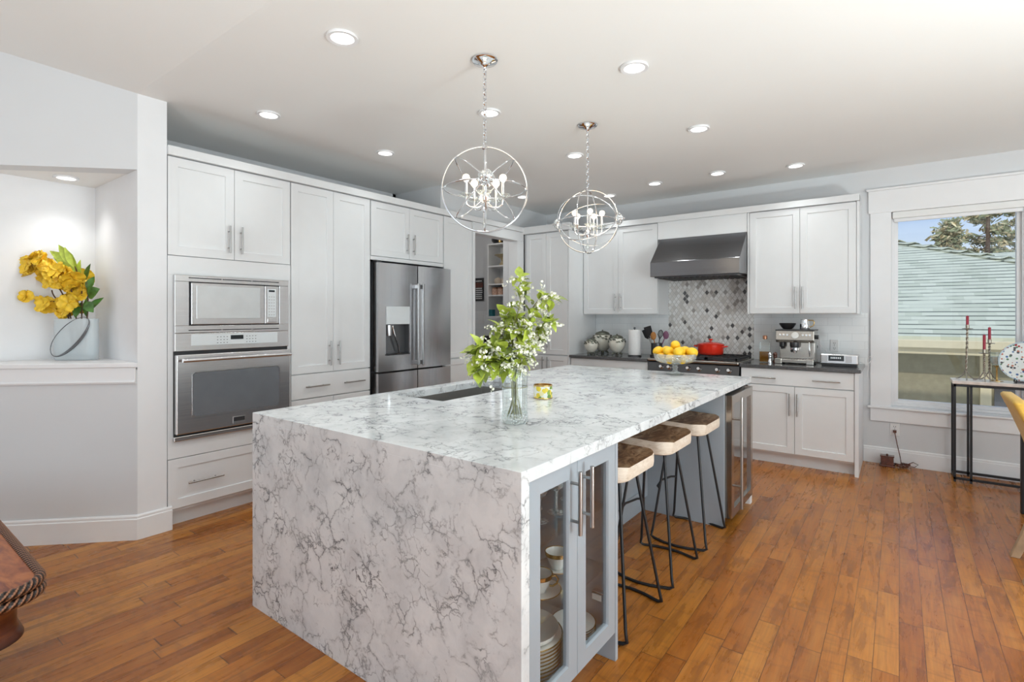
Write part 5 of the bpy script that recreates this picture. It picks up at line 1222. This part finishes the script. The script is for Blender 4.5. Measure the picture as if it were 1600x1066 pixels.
# painted plate on a stand
pc_ = V(.80, 5.70, 1.005); ax = V(-.19, -.96, .20).normalized()
t = thing('painted_plate', tuple(pc_ - UP*.17), 'large blue-rimmed floral painted plate upright on the console table', 'plate')
mb = MB(); mb.lathe([(0, .010), (.085, .010), (.095, .013)], pc_, 40, ax); mb.obj('well', M['plateart'], t, smooth=50)
mb = MB(); mb.lathe([(.094, .013), (.150, .028), (.157, .030), (.156, .024), (.10, .004), (0, .001)], pc_, 40, ax); mb.obj('rim', M['plateart'], t, smooth=50)
mb = MB(); mb.lathe([(.148, .0285), (.1575, .0315), (.159, .029), (.157, .026)], pc_, 40, ax); mb.obj('border', M['platerim'], t, smooth=50)
mb = MB()
for s_ in (-.06, .06):
    b = V(.80+s_, 5.70, cz_)
    mb.tube([b + V(0, -.055, .03), b + V(0, -.05, .005), b + V(0, .06, .005), b + V(-s_*.3, .04, .13)], .004, 6)
mb.tube([V(.74, 5.755, cz_+.005), V(.86, 5.755, cz_+.005)], .004, 6)
mb.obj('plate_stand', M['blackmetal'], smooth=60, label='black wire stand holding the painted plate on the console', cat='plate stand')

# ------------------------------------------------------------------ yellow chair and dark table at the frame's edge
ch = thing('dining_chair', (.78, 3.86, 0), 'mustard yellow upholstered dining chair beside the console table', 'chair')
mb = MB(); y0, y1 = 3.640, 4.105; n = 12
prof = [(0.0, .47, .610, .70), (.25, .58, .588, .672), (.5, .70, .552, .630), (.75, .82, .508, .578), (1.0, .925, .464, .520)]
rs = []
for t_, z, xb, xf in prof:
    rs.append([V(xb, y0+.012, z), V(xb, y1-.012, z), V(xb+.012, y1, z), V(xf-.012, y1, z), V(xf, y1-.012, z), V(xf, y0+.012, z), V(xf-.012, y0, z), V(xb+.012, y0, z)])
top = rs[-1]; c = sum(top, V(0, 0, 0))/8
rs.append([q + (c-q)*.2 + UP*.014 for q in top]); mb.rings(rs); mb.obj('backrest', M['yellow'], ch, bevel=.012, seg=3, smooth=60)
MB().box(.60, 1.09, 3.64, 4.105, .40, .49).obj('seat', M['yellow'], ch, bevel=.025, seg=3)
for y in (3.69, 4.075):
    mb = MB(); mb.rings([[V(x0-w, y-.022, z), V(x0+w, y-.022, z), V(x0+w, y+.022, z), V(x0-w, y+.022, z)] for x0, z, w in ((.525, 0, .02), (.575, .14, .023), (.62, .29, .027), (.645, .42, .03))]); mb.obj('leg', M['chairwood'], ch, bevel=.003)
    mb = MB(); mb.rings([[V(1.045-w, y-w, z), V(1.045+w, y-w, z), V(1.045+w, y+w, z), V(1.045-w, y+w, z)] for z, w in ((0, .016), (.40, .024))]); mb.obj('leg', M['chairwood'], ch, bevel=.003)
dt_ = thing('dining_table', (1.3, 4.6, 0), 'dark wooden dining table behind the yellow chair', 'table')
MB().box(.72, 2.0, 4.16, 5.1, .715, .755).obj('table_top', M['blackmetal'], dt_, bevel=.004)
for x in (.70, 1.9):
    for y in (4.28, 5.0): mb = MB(); mb.rings([[V(x-w-e, y-w, z), V(x+w-e, y-w, z), V(x+w-e, y+w, z), V(x-w-e, y+w, z)] for z, w, e in ((0, .024, .0), (.60, .024, .0), (.715, .028, .0))]); mb.obj('leg', M['blackmetal'], dt_, bevel=.003)

# ------------------------------------------------------------------ carved coffee table
ZT = .45; tx1, ty1, tx0, ty0 = -2.345, .490, -3.75, -.55
tb = thing('coffee_table', ((tx0+tx1)/2, (ty0+ty1)/2, 0), 'carved mahogany coffee table with twisted rope edge and burl veneer top', 'table')
def rr_path(d, r, z, n=14, step=.03):
    P = []; x0, x1, y0, y1 = tx0+d, tx1-d, ty0+d, ty1-d
    for cx_, cy_, a0 in ((x1-r, y1-r, 0), (x0+r, y1-r, 90), (x0+r, y0+r, 180), (x1-r, y0+r, 270)):
        for k in range(n+1): a = R(a0 + 90*k/n); P.append(V(cx_ + r*math.cos(a), cy_ + r*math.sin(a), z))
    return P
def resample(P, step):
    P = P + [P[0]]; L = [0]
    for a, b in zip(P, P[1:]): L.append(L[-1] + (b-a).length)
    m = int(L[-1]/step); out_ = []; j = 0
    for i in range(m):
        s_ = L[-1]*i/m
        while L[j+1] < s_: j += 1
        f = (s_-L[j])/max(L[j+1]-L[j], 1e-9); out_.append(P[j] + (P[j+1]-P[j])*f)
    return out_, L[-1]
def rope(d, r, z, rad, lobes, pitch, name):
    P, L = resample(rr_path(d, r, z), .0052); m = len(P); turns = round(L/pitch)/lobes; nn = 30; rs = []
    for i in range(m):
        t_ = (P[(i+1) % m] - P[i-1]).normalized(); u = V(0, 0, 1); w = t_.cross(u); ph = 2*math.pi*turns*i/m
        rs.append([P[i] + (u*math.cos(2*math.pi*k/nn) + w*math.sin(2*math.pi*k/nn))*rad*(1 - .40*(1-abs(math.cos(lobes*.5*(2*math.pi*k/nn + ph))))) for k in range(nn)])
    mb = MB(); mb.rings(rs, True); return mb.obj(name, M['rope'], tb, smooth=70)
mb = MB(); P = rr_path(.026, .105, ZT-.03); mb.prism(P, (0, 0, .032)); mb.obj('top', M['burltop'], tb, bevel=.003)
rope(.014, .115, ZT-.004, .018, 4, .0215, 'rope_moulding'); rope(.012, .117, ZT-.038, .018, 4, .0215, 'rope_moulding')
prof = [(.024, -.05), (.034, -.062), (.056, -.075), (.066, -.10), (.066, -.155), (.060, -.175), (.050, -.188), (.050, -.196), (.060, -.20)]
mb = MB(); mb.rings([rr_path(d, .125-d*.3, ZT+z) for d, z in prof]); mb.obj('apron', M['apron'], tb, smooth=45)
for x in (tx0+.22, tx1-.22):
    for y in (ty0+.22, ty1-.22): mb = MB(); mb.lathe([(.05, .26), (.045, .20), (.03, .12), (.028, .06), (.042, .03), (.036, .0), (0, 0)], (x, y, 0), 18); mb.obj('leg', M['apron'], tb, smooth=50)

# ------------------------------------------------------------------ pantry beyond the doorway
sh = thing('pantry_shelves', (-4.3, YB-.15, 1.3), 'white open wall shelves inside the pantry doorway', 'shelf')
sx0, sx1, sy0 = -4.635, -4.02, 5.63
mb = MB(); mb.box(sx0, sx0+.018, sy0, YB-.006, 1.345, 2.375); mb.box(sx1-.018, sx1, sy0, YB-.006, 1.345, 2.375); mb.box(sx0, sx1, YB-.012, YB-.006, 1.345, 2.375); mb.obj('case', M['cab'], sh)
SHZ = (1.362, 1.660, 1.815, 2.067, 2.376)
for z in SHZ: MB().box(sx0+.018, sx1-.018, sy0+.002, YB-.012, z-.02, z).obj('shelf', M['cab'], sh)
def small(name, mat, prof, x, y, z, label, cat, group=None, n=20, lobes=0, amp=0): 
    mb = MB(); mb.lathe(prof, (x, y, z), n, lobes=lobes, amp=amp); return mb.obj(name, mat, smooth=50, label=label, cat=cat, group=group)
small('decorative_bowl', M['basket'], [(0, 0), (.06, 0), (.055, .03), (.03, .06), (.04, .10), (.10, .135), (.13, .15), (.125, .155), (.09, .14), (0, .12)], -4.44, 5.75, 2.068, 'pale gold footed bowl on the second pantry shelf from the top', 'bowl', lobes=7, amp=.08)
small('decorative_pot', M['blackplastic'], [(0, 0), (.07, 0), (.11, .04), (.115, .07), (.08, .10), (.09, .115), (0, .12)], -4.52, 5.76, 2.377, 'black pot on top of the pantry shelves', 'pot')
small('gilt_ornament', M['gold'], [(0, 0), (.02, 0), (.03, .03), (.02, .055), (.03, .08), (0, .09)], -4.43, 5.66, 2.377, 'small gold and black ornament on top of the pantry shelves', 'ornament')
small('decorative_pot', M['blackplastic'], [(0, 0), (.05, 0), (.07, .03), (.06, .075), (.075, .10), (0, .10)], -4.33, 5.77, 2.377, 'second black pot on top of the shelves, nearer the door frame', 'pot')
for x, w, lb in ((-4.53, .055, 'beige round crock, first on the middle pantry shelf'), (-4.42, .045, 'beige crock between two others on the middle pantry shelf'), (-4.33, .042, 'beige crock nearest the door frame on the middle pantry shelf')):
    small('stoneware_crock', M['tan'], [(0, 0), (w*.8, 0), (w, .03), (w*.95, .06), (w*.6, .08), (w*.2, .09), (0, .10)], x, 5.74, 1.816, lb, 'crock', 'crocks on the middle pantry shelf')
for i, (x, lb) in enumerate(((-4.568, 'peach labelled jar at the outer end of the narrow pantry shelf'), (-4.468, 'orange-brown labelled jar in the middle of the narrow pantry shelf'), (-4.370, 'peach labelled jar nearest the door frame on the narrow shelf'))):
    t = thing('storage_jar', (x, 5.72, 1.661), lb, 'jar', 'labelled jars on the narrow pantry shelf')
    mb = MB(); mb.lathe([(0, 0), (.042, 0), (.044, .006), (.044, .082), (.036, .092)], (x, 5.72, 1.661), 18, caps=True); mb.obj('glass', M['peach'], t, smooth=50)
    mb = MB(); mb.lathe([(.038, .09), (.040, .092), (.040, .106), (0, .107)], (x, 5.72, 1.661), 18); mb.obj('lid', M['cork'], t, smooth=50)
MB().box(-4.612, -4.552, 5.635, 5.70, 1.363, 1.455).obj('tea_tin', M['teal'], bevel=.003, label='square teal tin on the lowest pantry shelf', cat='tin')
small('dark_canister', M['darksteel'], [(0, 0), (.05, 0), (.05, .13), (.02, .14), (0, .14)], -4.47, 5.80, 1.363, 'dark canister at the back of the lowest pantry shelf', 'canister')
small('glass_tumbler', M['basket'], [(0, 0), (.04, 0), (.044, .15), (.04, .15), (.036, .01), (0, .01)], -4.395, 5.72, 1.363, 'tall pale tumbler on the lowest pantry shelf by the door frame', 'tumbler')
t = thing('wall_sign', (-5.015, YB-.004, 1.59), 'narrow black sign with rows of white lettering on the pantry wall', 'sign')
MB().box(-5.092, -4.938, YB-.02, YB-.001, 1.592, 1.930).obj('board', M['blackplastic'], t, bevel=.002)
MB().box(-5.083, -4.947, YB-.0215, YB-.019, 1.79, 1.862).obj('brown_panel', M['burl'], t)
mb = MB(); rs_ = random.Random(3)
for z in (1.885, 1.775, 1.745, 1.715, 1.685, 1.655, 1.625):
    x = -5.078
    while x < -4.965:
        w = rs_.uniform(.006, .014); mb.box(x, x+w, YB-.0225, YB-.0195, z-.008, z+.008); x += w + .005
mb.obj('lettering', M['whiteplastic'], t)
t = thing('light_switch', (-4.985, YB-.006, 1.25), 'white double light switch plate on the pantry wall', 'switch')
MB().box(-5.045, -4.925, YB-.013, YB-.006, 1.245, 1.395).obj('cover_plate', M['whiteplastic'], t, bevel=.002)
for x in (-5.013, -4.957): MB().box(x-.017, x+.017, YB-.017, YB-.012, 1.285, 1.355).obj('rocker', M['whiteplastic'], t, bevel=.002)
cb_ = thing('pantry_counter', (-4.5, 5.65, 0), 'white pantry base cabinet with dark worktop beyond the doorway', 'cabinet')
MB().box(-5.28, -4.0, 5.40, YB-.007, .10, .84).obj('body', M['cab'], cb_); MB().box(-5.28, -4.0, 5.44, YB-.01, 0, .10).obj('toe_kick', M['cab'], cb_); MB().box(-5.29, -3.99, 5.36, YB-.007, .84, .87).obj('worktop', M['counter'], cb_)
for x in (-5.2, -4.8, -4.4): mb = MB(); shaker(mb, FY(5.40), x, x+.39, .12, .82); mb.obj('door', M['cab'], cb_)
t = thing('toaster', (-4.50, 5.66, .8705), 'black toaster on the pantry worktop behind the blossom branches', 'toaster')
MB().box(-4.66, -4.36, 5.57, 5.75, .875, 1.09).obj('body', M['blackplastic'], t, bevel=.02, seg=3); MB().box(-4.64, -4.38, 5.63, 5.69, 1.085, 1.093).obj('slot', M['chrome'], t); MB().box(-4.64, -4.38, 5.58, 5.74, .8705, .878).obj('base', M['darksteel'], t)

# ------------------------------------------------------------------ outside the window
hs = thing('neighbour_house', (2, 12, -3), 'neighbouring house with pale green shingled roof seen through the window', 'house')
ey, ez, rise = 9.30, 1.02, .405
def rz_(y): return ez + rise*(y-ey)
hipx = lambda y: 4.83 - (y-9.31)*1.72/1.64
top_y = 15.6
mb = MB(); A = [V(-7, ey, ez), V(hipx(ey), ey, ez), V(hipx(top_y), top_y, rz_(top_y)), V(-7, top_y, rz_(top_y))]; mb.prism(A, (0, 0, .06))
mb.obj('roof', M['shingle'], hs)
mb = MB(); B = [V(hipx(ey), ey, ez), V(hipx(ey), 16.4, ez), V(hipx(top_y), 16.4, rz_(top_y)), V(hipx(top_y), top_y, rz_(top_y))]; mb.prism(B, (0, 0, .06)); mb.obj('hip_roof', M['shingle'], hs)
mb = MB(); n = 26
for i in range(n):
    a = V(hipx(ey + (top_y-ey)*i/n), ey + (top_y-ey)*i/n, rz_(ey + (top_y-ey)*i/n)+.07); b = V(hipx(ey + (top_y-ey)*(i+1.25)/n), ey + (top_y-ey)*(i+1.25)/n, rz_(ey + (top_y-ey)*(i+1)/n)+.05)
    mb.prism([a + V(-.11, -.11, -.01), a + UP*.035, a + V(.11, .11, -.01), b + V(.11, .11, -.01), b + UP*.02, b + V(-.11, -.11, -.01)][:6], (0, 0, .012))
mb.obj('hip_cap', M['shingle'], hs)
mb = MB(); mb.box(-7, 4.9, ey-.11, ey+.01, ez-.10, ez+.015); mb.box(-7, 4.9, ey-.02, ey+.02, ez-.19, ez-.06); mb.obj('gutter', M['gutter'], hs, bevel=.012)
MB().box(-7, 4.85, ey, ey+.45, ez-.19, ez-.16).obj('soffit', M['gutter'], hs)
MB().box(-7, 4.6, ey+.42, 16.2, -3, ez-.12).obj('wall', M['stucco'], hs)
MB().box(.90, 1.02, ey+.36, ey+.43, -3, ez-.16).obj('downspout', M['gutter'], hs, bevel=.01)
MB().box(1.05, 2.2, ey+.40, ey+.425, -1.2, .40).obj('window', M['gunmetal'], hs)
MB().box(-8, 30, 6.2, 60, -3.1, -3.0).obj('ground', M['ground'], kind='structure')
# second roof farther off
h2 = thing('far_house', (5.5, 18.7, -3), 'second shingled roof beyond the first one, below the pines', 'house')
mb = MB(); mb.prism([V(1.9, 17.6, 2.45), V(9, 17.6, 2.45), V(9, 19.8, 3.05), V(1.9, 19.8, 3.05)], (0, 0, .08)); mb.obj('roof', M['shingle'], h2); MB().box(2.1, 8.8, 17.9, 19.8, -3, 2.5).obj('wall', M['stucco'], h2)
def pine(x, y, H, sp, label, seed, zb=-3, mats=('needles', 'needleslight'), first=.25, dens=1.0):
    rp_ = random.Random(seed); t = thing('pine_tree', (x, y, zb), label, 'tree', 'pines beyond the roofs')
    mb = MB(); mb.cyl((x, y, zb), (x + .1, y, zb + H), .016*H, .003*H, n=9)
    tips = []
    nb = int(44*dens)
    for i in range(nb):
        f = first + (1-first)*i/nb; z = zb + H*f; L = sp*(1-f)**.75*rp_.uniform(.55, 1.1) + .15; a = rp_.uniform(0, 6.28); d = V(math.cos(a), math.sin(a), rp_.uniform(-.05, .35))
        e = V(x, y, z) + d*L; mb.tube([V(x, y, z), V(x, y, z) + d*L*.5 + V(0, 0, -.03), e], [.02, .012, .005], 5)
        for k in range(5): tips.append((V(x, y, z) + d*L*(.35 + .65*k/4), max(.16, .30*sp*.32)))
    mb.obj('trunk', M['bark'], t)
    mb = MB()
    for p, r_ in tips:
        for k in range(16):
            c = p + V(rp_.gauss(0, 1), rp_.gauss(0, 1), rp_.gauss(0, .55))*r_*.62; u = V(rp_.gauss(0, 1), rp_.gauss(0, 1), rp_.gauss(0, .7)).normalized()*rp_.uniform(.05, .11); w = u.orthogonal().normalized()*rp_.uniform(.02, .05); q = u.cross(w).normalized()*.02
            mb.mi = int(rp_.random() < .42); mb.rings([[c-u, c+w, c+u, c-w]], False, False); mb.prism([c-u, c+w, c-w], u*1.4 + q)
    mb.obj('foliage', [M[m] for m in mats], t)
pine(2.36, 24.0, 9.6, 1.75, 'largest spreading pine tree behind the roof ridge', 4, dens=1.2)
pine(1.27, 22.2, 7.5, .62, 'slim pointed pine tree standing apart above the roof ridge', 7, first=.5)
pine(3.70, 28.5, 10.0, 1.9, 'pale pine tree at the window frame side beyond the roof', 13)
pine(1.07, 24.6, 6.95, .6, 'lowest small pine tree just showing above the roof ridge', 17, first=.5)
